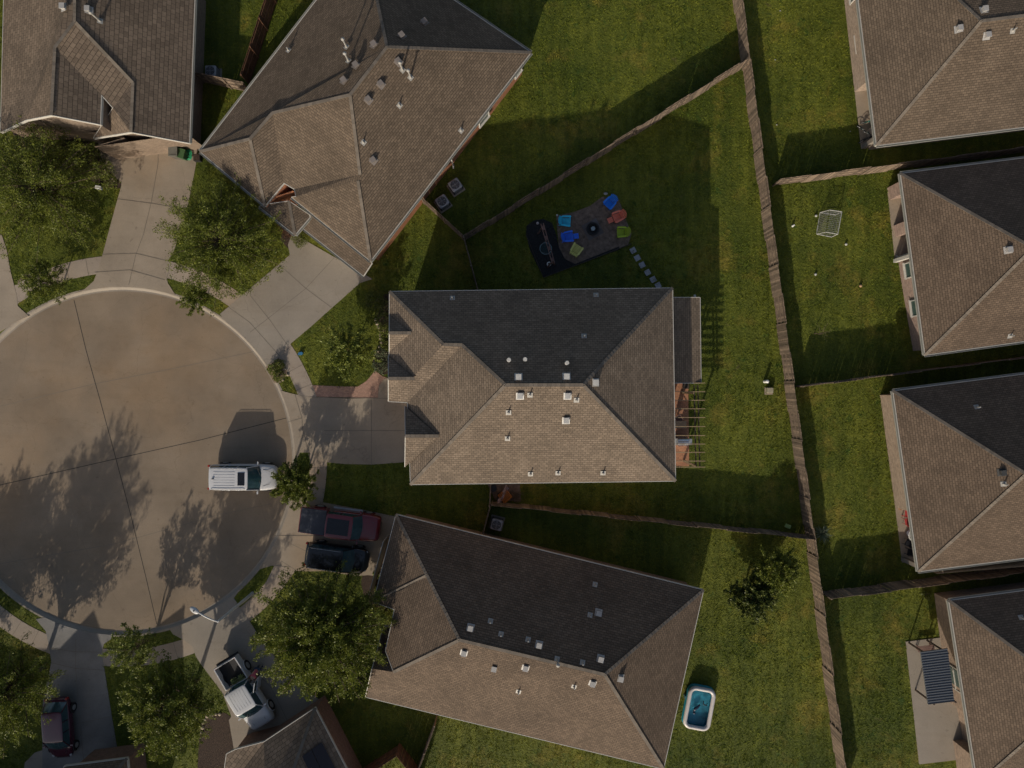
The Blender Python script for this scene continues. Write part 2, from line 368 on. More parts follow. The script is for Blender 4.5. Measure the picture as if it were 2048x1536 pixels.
# expansion joints, let into the concrete as thin dark strips
JM = plain('joint_filler', (.035, .03, .026), rough=.9); JM2 = plain('tooled_joint', (.17, .145, .115), rough=.9)
def joints(name, lines, w, z, mat, label):
    mb = MB()
    for L in lines:
        pts = [P(x, y) for x, y in L]
        for a, b in zip(pts, pts[1:]):
            d = (b-a).normalized(); r = Vector((-d.y, d.x, 0))*w/2
            mb.add([a-r+Vector((0,0,z)), b-r+Vector((0,0,z)), b+r+Vector((0,0,z)), a+r+Vector((0,0,z))], [(0,1,2,3)])
    struct(add(name, mb, mat), label, 'joint')
joints('street_joints', [[(146, 600), (170, 700), (198, 800), (230, 918), (262, 1040), (290, 1155), (312, 1250)], [(-300, 1050), (0, 970), (230, 918), (400, 880), (572, 836)]], .05, -.126, JM, 'dark expansion joints crossing the cul-de-sac')
joints('street_joints', [[(-200, 850), (0, 812), (185, 768), (340, 738), (520, 700)], [(-200, 1180), (0, 1128), (230, 1088), (430, 1032), (540, 1008)]], .03, -.126, JM2, 'faint tooled joints in the street concrete')
joints('driveway_joints', [[(318, 285), (316, 330), (303, 405), (287, 470), (272, 510), (258, 570)], [(236, 398), (303, 407), (372, 418)], [(205, 509), (272, 507), (335, 522)], [(190, 545), (260, 540), (330, 560)],
    [(565, 535), (612, 577), (663, 615)], [(672, 512), (612, 577), (530, 642), (500, 665)], [(457, 614), (500, 645), (540, 690), (560, 712)], [(500, 590), (540, 640), (575, 690)]], .035, .043, JM2, 'tooled joints of the upper driveways')
joints('driveway_joints', [[(743, 797), (743, 930)], [(590, 788), (604, 836), (606, 860), (622, 926)], [(572, 845), (604, 836)], [(648, 861), (810, 861)], [(622, 794), (790, 797)],
    [(548, 1071), (640, 1071)], [(573, 1010), (552, 1060), (520, 1120)], [(500, 1330), (543, 1375), (575, 1440)], [(152, 1278), (152, 1338), (160, 1440), (172, 1560)], [(103, 1325), (150, 1336), (208, 1340)], [(103, 1296), (150, 1303), (205, 1304)], [(155, 1447), (225, 1432)]], .035, .039, JM2, 'tooled joints of the lower driveways')
joints('sidewalk_joints', [[(CX+377*math.cos(R(a)), CY-377*math.sin(R(a))), (CX+411*math.cos(R(a)), CY-411*math.sin(R(a)))] for a in list(range(-128, 130, 6))], .03, .028, JM2, 'tooled joints across the sidewalk')

# play area: dirt, rubber mulch, edging
DIRT = plain('bare_dirt', (.18, .13, .10), rough=.95, var=.45, nscale=3.2, bump=.05)
MULCH = plain('black_rubber_mulch', (.02, .02, .022), rough=.9, var=.5, nscale=9, bump=.08)
BARKM = plain('brown_bark_mulch', (.055, .035, .025), rough=.95, var=.5, nscale=9, bump=.06)
slab('dirt_patch', [(1112, 432), (1145, 425), (1180, 412), (1205, 393), (1238, 400), (1252, 440), (1263, 468), (1256, 490), (1205, 508), (1150, 530), (1120, 520)], -.05, .015, DIRT, 'bare brown dirt patch round the fire pit', 'dirt')
slab('mulch_bed', [(1053, 452), (1068, 441), (1086, 438), (1104, 446), (1112, 468), (1118, 495), (1130, 518), (1150, 528), (1200, 508), (1238, 493), (1238, 500), (1170, 523), (1087, 554), (1074, 530), (1060, 500), (1052, 470)], -.05, .03, MULCH, 'black mulch bed under the hanging net swing', 'mulch')
slab('mulch_bed', [(768, 588), (782, 588), (790, 745), (764, 750), (750, 735), (745, 722), (756, 705), (764, 680), (760, 660), (752, 640), (760, 615)], -.05, .012, BARKM, 'mulched bed under the front shrubs of the central house', 'mulch')
slab('mulch_bed', [(25, 262), (200, 275), (200, 300), (222, 340), (243, 368), (240, 378), (205, 372), (150, 345), (90, 335), (40, 320)], -.05, .012, BARKM, 'mulched bed under the shrubs of the top left house', 'mulch')
slab('mulch_bed', [(728, 1130), (762, 1140), (760, 1215), (742, 1212), (728, 1195), (722, 1165)], -.05, .012, BARKM, 'dark mulched bed between the black suv and the roof', 'mulch')
slab('mulch_bed', [(405, 1440), (420, 1428), (450, 1425), (470, 1440), (470, 1490), (450, 1536), (395, 1536), (398, 1480)], -.05, .012, BARKM, 'dark mulched bed with stone edging beside the white pickup', 'mulch')
slab('mulch_bed', [(573, 440), (590, 452), (610, 480), (600, 505), (585, 505), (560, 480)], -.05, .012, BARKM, 'mulched bed at the corner of the rotated house', 'mulch')
slab('dirt_patch', [(531, 735), (548, 722), (560, 712), (573, 708), (582, 745), (573, 752), (562, 765), (548, 766)], -.05, .015, plain('pale_dirt', (.24, .18, .12), rough=.95, var=.4, nscale=5), 'pale dirt bed with stones between kerb and sidewalk', 'dirt')
slab('dirt_patch', [(975, 968), (1040, 968), (1042, 1003), (990, 1000)], -.05, .015, DIRT, 'bare dirt corner behind the side gate', 'dirt')
slab('dirt_patch', [(36, 560), (52, 548), (66, 550), (48, 600), (36, 585)], -.05, .015, DIRT, 'bare dirt at the foot of the small kerbside tree', 'dirt')

# ------------------------------------------------------------------ houses
def shingle(name, k=(1, 1, 1), bump=.018, bw=.30, rh=.165):
    c = (.262*k[0], .212*k[1], .168*k[2])
    return brickmat(name, sc(c, 1.16), sc(c, .80), sc(c, .52), bw, rh, .016, bump=bump, streak=.2)
def bricks(name, c): return brickmat(name, sc(c, 1.18), sc(c, .78), (.25, .215, .18), .22, .075, .007, bump=.004, streak=.12)

class House:
    def __init__(s, name, label, ze, k, base_px, roofmat, wallmat):
        s.ze, s.k = ze, k; s.V = {}; s.faces = []; s.roofmat = roofmat; s.wallmat = wallmat
        s.t = thing(name, label, 'house', P(*base_px)); s.cen = P(*base_px)
    def pt(s, n, px, py, rule=None, k=None):
        """rule None: on the eave; number: that height; (A, B): on the slope that rises from eave A-B"""
        if rule is None: z = s.ze
        elif isinstance(rule, (int, float)): z = rule
        elif len(rule) == 3:
            A, B, D = [s.V[q] for q in rule]; nn = (B-A).cross(D-A); o = Vector((0, 0, H)); d = P(px, py)-o
            s.V[n] = o+d*((A-o).dot(nn)/d.dot(nn)); return s
        else:
            A, B = s.V[rule[0]], s.V[rule[1]]; d = Vector((B.x-A.x, B.y-A.y)).normalized(); nr = Vector((-d.y, d.x))
            if (s.cen.xy-A.xy).dot(nr) < 0: nr = -nr
            z = A.z
            for _ in range(40): z = A.z + (k or s.k)*(P(px, py, z).xy-A.xy).dot(nr)
        s.V[n] = P(px, py, z); return s
    def roof(s, faces, lines=(), name='roof', mat=None, thick=.2, fasc=None):
        mb = MB(); keys = sorted({n for f in faces for n in f}); idx = {n: i for i, n in enumerate(keys)}; N = len(keys)
        top = [s.V[n] for n in keys]; vs = top+[v-Vector((0,0,thick)) for v in top]; fs = []; uvs = {}; edges = {}
        for f in faces:
            ps = [s.V[n] for n in f]; nrm = Vector((0,0,0))
            for a, b in zip(ps, ps[1:]+ps[:1]): nrm += a.cross(b)
            if nrm.z < 0: f = f[::-1]; ps = ps[::-1]; nrm = -nrm
            nrm.normalize(); u = Vector((0,0,1)).cross(nrm)
            u = u.normalized() if u.length > 1e-3 else Vector((1,0,0)); w = nrm.cross(u)
            ids = [idx[n] for n in f]
            for t in tessellate_polygon([ps]):
                a, b, c = [ps[i] for i in t]
                if (b-a).cross(c-a).dot(nrm) < 0: t = t[::-1]
                uvs[len(fs)] = [(ps[i].dot(u), ps[i].dot(w)) for i in t]
                fs.append(tuple(ids[i] for i in t)); fs.append(tuple(ids[i]+N for i in t[::-1]))
            for a, b in zip(ids, ids[1:]+ids[:1]): edges[(a, b)] = 1
            s.faces.append((ps, nrm))
        mb.add(vs, fs); o = add(name, mb, mat or s.roofmat, s.t, uvs=uvs)
        fb = MB()
        for (a, b) in edges:
            if (b, a) not in edges and (fasc is None or (keys[a] in fasc and keys[b] in fasc)):
                A, B = vs[a], vs[b]; d = (B-A); h = Vector((d.y, -d.x, 0))
                if h.length < 1e-6: continue
                h = h.normalized()*.03; z1 = Vector((0,0,.015)); z0 = Vector((0,0,-thick-.02))
                fb.add([A+z0-h*.3, B+z0-h*.3, B+z0+h, A+z0+h, A+z1-h*.3, B+z1-h*.3, B+z1+h, A+z1+h], [(0,3,2,1),(4,5,6,7),(0,1,5,4),(1,2,6,5),(2,3,7,6),(3,0,4,7)])
        g = add('fascia', fb, s.fascia if hasattr(s, 'fascia') else TRIM, o)
        if lines:
            rc = MB()
            for a, b in lines:
                A, B = s.V[a], s.V[b]; d = B-A; L = d.length; n = max(1, int(L/.28))
                q = d.to_track_quat('X', 'Z').to_matrix().to_4x4()
                for i in range(n):
                    p = A+d*((i+.5)/n)+Vector((0,0,.016)); rc.box(p, (L/n*1.12, .21, .022), tilt=q @ Matrix.Rotation(R(-3), 4, 'Y'))
            add('ridge_cap', rc, plain('ridge_shingle', (.185, .155, .125), rough=.9, var=.1, island=.3), o)
        s.r = o; return o
    def walls(s, eaves, inset=.42, z1=None, name='wall', poly=None, mat=None):
        if poly is None:
            ps = [s.V[e].xy for e in eaves]; n = len(ps)
            A = sum(ps[i].cross(ps[(i+1)%n]) for i in range(n))
            if A < 0: ps = ps[::-1]
            out = []
            for i in range(n):
                a, b, c = ps[i-1], ps[i], ps[(i+1)%n]
                d1 = (b-a).normalized(); d2 = (c-b).normalized(); n1 = Vector((-d1.y, d1.x)); n2 = Vector((-d2.y, d2.x))
                m = n1+n2; m = m/max(.35, m.dot(n1)) if m.length > .1 else n1
                out.append(b+m*inset)
        else:
            out = [P(x, y).xy for x, y in poly]; n = len(out)
            if sum(out[i].cross(out[(i+1)%n]) for i in range(n)) < 0: out = out[::-1]
        z1 = z1 or s.ze-.05; mb = MB(); uv = {}; acc = 0
        for i in range(len(out)):
            a, b = out[i], out[(i+1)%len(out)]; L = (b-a).length
            uv[len(mb.f)] = [(acc, 0), (acc+L, 0), (acc+L, z1), (acc, z1)]
            mb.add([(a.x, a.y, -.05), (b.x, b.y, -.05), (b.x, b.y, z1), (a.x, a.y, z1)], [(0, 1, 2, 3)]); acc += L
        o = add(name, mb, mat or s.wallmat, s.t, uvs=uv)
        HARD.append([(1024+p.x*S, 768-p.y*S) for p in out]); s.wallpoly = out; return o
    def facade(s, pairs, inset=.3, name='gable_wall'):
        mb = MB()
        for a, b in pairs:
            A, B = s.V[a].copy(), s.V[b].copy(); d = (B-A); n = Vector((-d.y, d.x, 0)).normalized()
            if ((A+B)/2-s.cen).dot(n) > 0: n = -n
            A += n*inset; B += n*inset; L = d.xy.length; z0 = -.05; mb.uv[len(mb.f)] = [(0, z0), (L, z0), (L, B.z-.12), (0, A.z-.12)]
            mb.add([(A.x, A.y, z0), (B.x, B.y, z0), (B.x, B.y, B.z-.12), (A.x, A.y, A.z-.12)], [(0, 1, 2, 3)])
        add(name, mb, s.wallmat, s.t)
    def hit(s, px, py):
        best = None; o = Vector((0,0,H)); d = P(px, py)-o
        for ps, n in s.faces:
            # photo-space point in polygon
            q = [(v.x/(H-v.z), v.y/(H-v.z)) for v in ps]; x, y = d.x/H, d.y/H; c = False
            for i in range(len(q)):
                (x1, y1), (x2, y2) = q[i-1], q[i]
                if (y1 > y) != (y2 > y) and x < (x2-x1)*(y-y1)/(y2-y1)+x1: c = not c
            if c:
                t = (ps[0]-o).dot(n)/d.dot(n); p = o+d*t
                if best is None or p.z > best[0].z: best = (p, n)
        return best
    def vents(s, boxes=(), pipes=(), flues=(), rz=0., vm=None):
        vm = vm or plain('vent_grey_metal', (.36, .35, .34), rough=.5, var=.1)
        for x, y in boxes:
            h = s.hit(x, y)
            if not h: continue
            p, n = h; mb = MB(); q = Matrix.Rotation(rz, 4, 'Z')
            mb.box(p+Vector((0,0,.10)), (.30, .30, .24), tilt=q); mb.box(p+Vector((0,0,.24)), (.35, .36, .06), tilt=q)
            f = n.to_track_quat('Z', 'Y').to_matrix().to_4x4()
            mb.box(p+n*.02, (.5, .5, .02), tilt=f)
            add('roof_vent', mb, vm, s.r)
        for lst, hh, rr in ((pipes, .42, .045), (flues, 1.02, .06)):
            for x, y in lst:
                h = s.hit(x, y)
                if not h: continue
                p, n = h; mb = MB(); f = n.to_track_quat('Z', 'Y').to_matrix().to_4x4()
                mb.box(p+n*.015, (.34, .34, .02), tilt=f)
                mb.cyl(p, p+Vector((0,0,.14)), .11, rr*1.1, 10); mb.cyl(p, p+Vector((0,0,hh)), rr, rr, 10)
                if hh > 1: mb.cyl(p+Vector((0,0,hh)), p+Vector((0,0,hh+.05)), .12, .13, 12); mb.cyl(p+Vector((0,0,hh+.05)), p+Vector((0,0,hh+.13)), .13, .03, 12)
                add('vent_pipe', mb, plain('lead_pipe', (.33, .32, .30), rough=.5), s.r)
    def window(s, a, b, z0=.9, z1=2.3):
        """window in a wall whose foot runs from a to b (photo pixels on the ground); faces the side away from the house centre"""
        A, B = P(*a), P(*b); d = (B-A); L = d.length; d.normalize(); n = Vector((-d.y, d.x, 0))
        if ((A+B)/2-s.cen).dot(n) < 0: n = -n
        mb = MB(); A2 = A+n*.02; B2 = B+n*.02
        for z in (z0, (z0+z1)/2, z1): mb.bar(A2+Vector((0,0,z)), B2+Vector((0,0,z)), .10, .07)
        for p in (A2, B2): mb.bar(p+Vector((0,0,z0)), p+Vector((0,0,z1)), .07, .10)
        w = add('window', mb, TRIM, s.t)
        sb = MB(); sb.bar(A+n*.05-d*.08+Vector((0,0,z0-.06)), B+n*.05+d*.08+Vector((0,0,z0-.06)), .16, .06); add('sill', sb, TRIM, w)
        g = MB(); g.bar(A+n*.012+Vector((0,0,(z0+z1)/2)), B+n*.012+Vector((0,0,(z0+z1)/2)), .02, z1-z0-.05); add('pane', g, plain('window_glass', (.05, .085, .08), rough=.08, spec=.9), w)
    def gutter(s, pairs):
        mb = MB()
        for a, b in pairs:
            A, B = s.V[a], s.V[b]; d = (B-A).normalized(); n = Vector((d.y, -d.x, 0))
            if ((A+B)/2-s.cen).dot(n) < 0: n = -n
            o = n*.09+Vector((0,0,-.04))
            mb.bar(A+o+n*.05, B+o+n*.05, .02, .10); mb.bar(A+o-n*.03, B+o-n*.03, .02, .10); mb.bar(A+o+Vector((0,0,-.06)), B+o+Vector((0,0,-.06)), .12, .02)
        add('gutter', mb, plain('pale_gutter', (.30, .30, .27), rough=.45, var=.05), s.t)
    def downpipe(s, px, py):
        p = P(px, py); mb = MB(); mb.box(p+Vector((0,0,s.ze/2)), (.08, .08, s.ze-.2)); mb.box(p+Vector((.0,0,.06)), (.1, .3, .08)); add('downpipe', mb, TRIM, s.t)
    def door(s, a, b, z1=2.15, name='garage_door', mat=None):
        A, B = P(*a), P(*b); d = (B-A).normalized(); n = Vector((-d.y, d.x, 0))
        if ((A+B)/2-s.cen).dot(n) < 0: n = -n
        mb = MB()
        for i in range(4):
            z = (i+.5)*z1/4; mb.bar(A+n*.03+Vector((0,0,z)), B+n*.03+Vector((0,0,z)), .05, z1/4-.02)
        o = add(name, mb, mat or TRIM, s.t); hb = MB(); m = (A+B)/2+n*.08; hb.bar(m-d*.1+Vector((0,0,1)), m+d*.1+Vector((0,0,1)), .03, .03); add('handle', hb, CHROME, o)

# --- the large central house
SH_MAIN = shingle('taupe_shingles', (.73, .70, .66)); SH_A = shingle('brown_shingles', (.57, .53, .48)); SH_B = shingle('umber_shingles', (.53, .475, .43)); SH_C = shingle('coarse_brown_shingles', (.66, .62, .58), bump=.035, bw=.36, rh=.28)
h = House('house', 'large central hip roofed house with brown shingles and small front gables', 5.9, .55, (1060, 775), SH_MAIN, bricks('tan_brick', (.36, .27, .20)))
h.pt('NW', 779, 583).pt('NE', 1345, 576).pt('SE', 1351, 962).pt('SW', 821, 969).pt('S2', 820, 935).pt('G1', 810, 935).pt('G2', 810, 812).pt('VC', 815, 805).pt('BS', 778, 803)
h.pt('R1', 1011, 770, ('NW', 'NE')).pt('R2', 1166, 770, ('NW', 'NE')).pt('B1', 887, 689, ('NW', 'NE')).pt('B2', 924, 690, ('NW', 'NE'))
h.roof([['NW', 'NE', 'R2', 'R1', 'B2', 'B1'], ['NE', 'SE', 'R2'], ['SE', 'SW', 'R1', 'R2'], ['SW', 'S2', 'VC', 'B2', 'R1'], ['VC', 'BS', 'B1', 'B2'], ['BS', 'NW', 'B1']],
       [('NW', 'B1'), ('B1', 'B2'), ('B2', 'R1'), ('R1', 'R2'), ('R2', 'NE'), ('R2', 'SE'), ('R1', 'SW')])
h.vents([(1037, 754), (1133, 753), (1191, 765), (1040, 792), (1135, 792), (1132, 841)], [(905, 596), (1192, 590), (1168, 672), (1153, 800), (1060, 790), (1017, 825), (1015, 877), (1061, 948), (1116, 946), (1206, 946)], vm=plain('pale_vent', (.50, .49, .47), rough=.5))
for x, y in ((1018, 720), (1050, 719), (1133, 726)):
    p, n = h.hit(x, y); mb = MB(); mb.cyl(p, p+Vector((0,0,.45)), .07, .07, 12); mb.cyl(p+Vector((0,0,.40)), p+Vector((0,0,.55)), .15, .12, 14); add('vent_pipe', mb, MATS['pale_vent'], h.r)
main_r = h.r
def gable(h, fa, fb, rb, rfx, plane, nm):
    """small gable: feet fa, fb on the eave, ridge end rb back on the slope, ridge front at photo x rfx"""
    h.pt(nm+'b', rb[0], rb[1], plane); z = h.V[nm+'b'].z
    h.pt(nm+'f', rfx, rb[1], z); h.pt(nm+'1', *fa); h.pt(nm+'2', *fb)
    for v in ('b', 'f', '1', '2'): h.V[nm+v] += Vector((0, 0, .03))
    h.roof([[nm+'1', nm+'f', nm+'b'], [nm+'2', nm+'b', nm+'f']], [(nm+'f', nm+'b')], name='gable_roof', thick=.16, fasc=(nm+'f', nm+'1', nm+'2'))
    a, b, c = h.V[nm+'1'], h.V[nm+'2'], h.V[nm+'f']; mb = MB(); o = Vector((.25, 0, -.1)); L = (b-a).length
    mb.add([a+o, b+o, c+o-Vector((0,0,.15))], [(0, 1, 2)]); mb.uv[0] = [(0, 0), (L, 0), (L/2, c.z-a.z)]
    add('gable_wall', mb, h.wallmat, h.t)
gable(h, (779, 630), (779, 703), (822, 666), 779, ('BS', 'NW'), 'ga')
gable(h, (777, 711), (777, 803), (829, 757), 777, ('BS', 'NW'), 'gb')
gable(h, (810, 812), (810, 934), (877, 872), 811, ('SW', 'S2'), 'gc')
h.r = main_r
h.walls(['NW', 'NE', 'SE', 'SW', 'S2', 'G1', 'G2', 'VC', 'BS'])
h.door((843, 915), (843, 830)); h.window((812, 690), (812, 665), 3.6, 4.8); h.window((812, 745), (812, 722), 3.6, 4.8); h.window((812, 690), (812, 665)); h.window((843, 900), (843, 845), 3.7, 4.9)
h.window((1301, 640), (1301, 690), 3.9, 5.1); h.window((1301, 800), (1301, 850), 3.6, 4.9); h.window((1301, 800), (1301, 860), .2, 2.2)
h.window((900, 604), (930, 604), 3.6, 4.8); h.window((1150, 604), (1190, 604), 3.6, 4.8)
HARD.append([(830, 600), (1310, 600), (1310, 945), (830, 945)])
# lean-to patio roof at the back
A = thing('patio_cover', 'shingled lean-to patio cover against the back wall of the central house', 'patio cover', P(1340, 685))
class LT: pass
q = House.__new__(House); q.V = {}; q.faces = []; q.k = .2; q.ze = 3.25; q.roofmat = SH_MAIN; q.wallmat = None; q.t = A; q.cen = P(1200, 685)
q.pt('a', 1400, 595).pt('b', 1402, 766).pt('c', 1325, 766, 3.95).pt('d', 1325, 595, 3.95); q.V['c'].x = q.V['d'].x = P(1299, 700).x
q.roof([['a', 'b', 'c', 'd']])
mb = MB()
for x, y in ((1368, 612), (1368, 752)): mb = MB(); mb.box(P(x, y)+Vector((0,0,1.5)), (.16, .16, 3.0)); add('post', mb, TRIM, A)
mb = MB(); mb.bar(P(1368, 600)+Vector((0,0,3.02)), P(1368, 760)+Vector((0,0,3.02)), .14, .2); add('beam', mb, TRIM, A)
# pergola
DW = plain('pergola_wood', (.30, .22, .13), rough=.8, var=.2); DK = plain('dark_wood', (.05, .038, .03), rough=.8, var=.2)  # DK: dark brown wood, also used for the two long beams
pg = thing('pergola', 'open timber pergola with thin rafters over the orange paver patio', 'pergola', P(1350, 850))
for i, y in enumerate((766, 783.5, 800.5, 817.5, 835, 853, 871, 888, 904.5, 922, 934)):
    mb = MB(); a = P(1300*1.0, y, 3.32); a.x = P(1300, 0).x; mb.bar(a, P(1410, y, 3.32), .045, .14); add('rafter', mb, DW, pg)
for x in (1388, 1395.5):
    mb = MB(); mb.bar(P(x, 770, 3.16), P(x+4, 934, 3.16), .05, .18); add('beam', mb, DK, pg)
for x, y in ((1367, 921), (1365, 785)):
    mb = MB(); mb.box(P(x, y)+Vector((0,0,1.6)), (.14, .14, 3.2)); add('post', mb, DW, pg)
# --- rotated house, top centre
h = House('house', 'house turned at an angle at top centre with orange brick walls', 3.2, .55, (735, 260), SH_A, bricks('orange_brick', (.42, .16, .075)))
h.pt('W', 400, 303).pt('E', 1062, 105).pt('S', 741, 522)
h.pt('NN', 700, -76).pt('NE', 866, -40, None)   # beyond the top edge
dN = P(1062, 105)-P(741, 522)
h.V['NN'] = h.V['W']+Vector((h.V['E'].x-h.V['S'].x, h.V['E'].y-h.V['S'].y, 0))*1.02
h.V['NN'].z = 3.2; h.V['EE'] = h.V['E'] + (h.V['NN']-h.V['E']).normalized()*((h.V['NN']-h.V['E']).length)
h.pt('A', 774, 94, ('S', 'E')).pt('B', 700, 190, ('S', 'E')).pt('D', 545, 226, ('W', 'NN')).pt('F', 500, 278, ('W', 'NN')).pt('SWf', 530, 412)
h.pt('n1', 568, 366).pt('n2', 589, 378).pt('g1', 583, 394)
h.pt('st', 718, 350, ('S', 'E')); h.pt('st2', 716, 362, ('S', 'E')); h.pt('st', 720, 349, ('S', 'E'))
h.pt('n1', 568, 366, ('B', 'st', 'D')); h.pt('n2', 589, 378, ('B', 'st', 'D')); h.V['g1b'] = P(592, 393, 3.75)
h.roof([['W', 'NN', 'A', 'B', 'D', 'F'], ['NN', 'E', 'A'], ['E', 'S', 'st2', 'st', 'B', 'A'], ['B', 'st', 'n2', 'n1', 'D'], ['D', 'n1', 'SWf', 'F'], ['W', 'F', 'SWf'], ['n2', 'st', 'st2', 'g1b'], ['g1b', 'st2', 'S', 'g1']],
       [('A', 'B'), ('B', 'D'), ('D', 'F'), ('F', 'W'), ('A', 'E'), ('B', 'st'), ('st2', 'S'), ('F', 'SWf'), ('A', 'NN')])
h.vents([(748, 90), (712, 131), (688, 162), (804, 72), (849, 45), (797, 124), (762, 169), (737, 200), (747, 321)], [(577, 101), (799, 211), (727, 285), (922, 261)], [(693, 94), (697, 122), (805, 140), (821, 155)], rz=R(37), vm=plain('taupe_vent', (.20, .175, .16), rough=.6))
main_r = h.r
h.pt('p1', 518, 413, 2.9); h.pt('p2', 590, 470, 2.9); h.pt('p3', 622, 432, 2.95); h.pt('p4', 584, 396, 3.05); h.pt('p5', 536, 408, 3.05)
h.pt('p6', 582, 400, 3.5)
h.V['pr'] = P(578, 402, 3.12)
h.roof([['p1', 'p2', 'pr'], ['p2', 'p3', 'pr'], ['p1', 'pr', 'p5']], [('pr', 'p2')], name='porch_roof', thick=.14)
h.pt('q1', 604, 455, 2.65); h.pt('q2', 727, 552, 2.65); h.pt('q3', 744, 526, 2.98); h.pt('q4', 621, 430, 2.98)
h.roof([['q1', 'q2', 'q3', 'q4']], name='skirt_roof', thick=.14); h.r = main_r
h.walls(['W', 'NN', 'E', 'S', 'g1', 'SWf']); h.facade([('SWf', 'n1'), ('n1', 'n2'), ('n2', 'g1b'), ('g1b', 'g1')], .06)
h.gutter([('S', 'E'), ('W', 'SWf'), ('g1', 'S'), ('SWf', 'n1'), ('q1', 'q2'), ('p1', 'p2'), ('p2', 'p3'), ('E', 'NN'), ('W', 'NN')])
h.door((612, 444), (718, 530)); h.window((960, 262), (978, 240)); h.window((880, 350), (893, 332)); h.window((800, 440), (812, 424)); h.window((1030, 166), (1042, 150)); h.downpipe(907, 334)
# --- top left house
h = House('house', 'top left house with coarse grey brown shingles and two street facing gables', 3.0, .62, (190, 100), SH_C, bricks('beige_brick', (.23, .17, .125)))
h.pt('E1', 392, -60).pt('E2', 379, 286).pt('W2', 1, 265).pt('W1', 9, -60)
h.pt('a', 262, 264, ('E1', 'E2')).pt('b', 266, 166, ('E1', 'E2')).pt('c', 149, 43, 7.0).pt('d', 150, -60, 7.0).pt('e', 110, 95, ('W1', 'W2')).pt('f', 103, 230, ('W1', 'W2'))
h.pt('g', 187, 276)
h.V['a'].z = h.V['b'].z; h.V['a'] = P(262, 264, h.V['b'].z); h.V['f'] = P(103, 230, h.V['e'].z)
h.pt('i', 203, 190, ('c', 'e', 'b')); h.pt('k', 226, 216, ('c', 'e', 'b')); h.pt('j', 201, 249, ('e', 'f', 'i')); h.pt('l', 52, 240, ('W1', 'W2', 'f'))
h.roof([['E1', 'E2', 'a', 'b', 'c', 'd'], ['d', 'c', 'e', 'f', 'l', 'W2', 'W1'], ['c', 'b', 'k', 'i', 'e'], ['b', 'a', 'g', 'k'], ['e', 'i', 'j', 'f']], [('a', 'b'), ('b', 'c'), ('c', 'd'), ('c', 'e'), ('e', 'f')])
h.vents([(128, 15), (178, 20)], [], [(200, 42)])
h.walls(['E1', 'E2', 'g', 'j', 'l', 'W2', 'W1'], .6)
h.facade([('E2', 'a'), ('a', 'g'), ('j', 'f'), ('f', 'l'), ('l', 'W2')], .5); h.facade([('g', 'k'), ('k', 'i'), ('i', 'j')], .05)
h.gutter([('E1', 'E2')])
h.door((270, 283), (360, 283)); h.window((402, 38), (400, 52)); h.window((402, -2), (401, 10)); h.window((90, 266), (130, 266), .8, 2.2)
# --- lower house
h = House('house', 'house with a wide umber roof just below the central house', 3.0, .55, (1070, 1290), SH_B, bricks('tan_orange_brick', (.36, .22, .14)))
h.pt('NW', 792, 1029).pt('NE', 1407, 1180).pt('SE', 1327, 1538).pt('SW', 731, 1394).pt('W1', 744, 1337).pt('W0', 767, 1253).pt('wj', 782, 1252).pt('c1', 789, 1219).pt('c0', 747, 1204)
h.pt('R1', 919, 1280, ('NW', 'NE')).pt('R2', 1209, 1349, ('NW', 'NE')).pt('m', 854, 1151, ('NW', 'NE')).pt('s', 787, 1344, ('SW', 'SE')).pt('gw', 744, 1338, ('SW', 'SE'))
for n_, x_, y_ in (('mm', 803, 1180), ('mt', 771, 1301), ('wj', 782, 1252), ('c1', 789, 1219)): h.pt(n_, x_, y_, ('m', 'R1', 's'))
h.pt('mt2', 771, 1301, 3.3); h.pt('wj2', 782, 1252, 3.0)
h.V['W1'] = h.V['gw']
h.roof([['NW', 'NE', 'R2', 'R1', 'm'], ['NE', 'SE', 'R2'], ['SE', 'SW', 'gw', 's', 'R1', 'R2'], ['NW', 'm', 'c0'], ['m', 'mm', 'c1', 'c0'], ['m', 'R1', 's', 'mt', 'wj', 'c1', 'mm'], ['W0', 'gw', 's', 'mt2', 'wj2']],
       [('R1', 'R2'), ('R2', 'NE'), ('R2', 'SE'), ('R1', 'm'), ('m', 'NW'), ('m', 'c0'), ('R1', 's')])
h.vents([(941, 1255), (1078, 1289), (1201, 1317), (928, 1305), (1051, 1335), (1185, 1366), (1241, 1356), (988, 1336), (1197, 1225)], [(981, 1242), (1002, 1268), (1056, 1279), (1165, 1325), (1180, 1230), (1190, 1169), (1037, 1383), (1148, 1373)], [(1114, 1318)], rz=R(-13))
h.walls(['NW', 'NE', 'SE', 'SW', 'W1', 'W0', 'wj', 'c1', 'c0']); h.door((778, 1070), (748, 1180)); h.window((880, 1066), (900, 1071)); h.window((1010, 1098), (1050, 1108)); h.window((1330, 1300), (1320, 1340))
# --- the four houses beyond the back fence
def east_house(label, nw, sw, r, rz_, k, base, r2, ext, wall, roof):
    h = House('house', label, 2.75, k, base, roof, wall); h.pt('NW', *nw).pt('SW', *sw)
    h.pt('NE', *ext[0]).pt('SE', *ext[1]); h.pt('R1', r[0], r[1], rz_).pt('R2', r2[0], r2[1], rz_)
    h.roof([['NW', 'NE', 'R2', 'R1'], ['SE', 'SW', 'R1', 'R2'], ['SW', 'NW', 'R1']], [('NW', 'R1'), ('SW', 'R1'), ('R1', 'R2')])
    h.gutter([('NW', 'SW'), ('NW', 'NE'), ('SW', 'SE')]); return h
h = east_house('top right house with a plain tan brick end wall and bicycles at its corner', (1690, -210), (1753, 291), (1963, 42), 6.1, .5, (1850, 60), (2300, 0), [(2300, -290), (2300, 223)], bricks('pale_tan_brick', (.36, .275, .215)), SH_A)
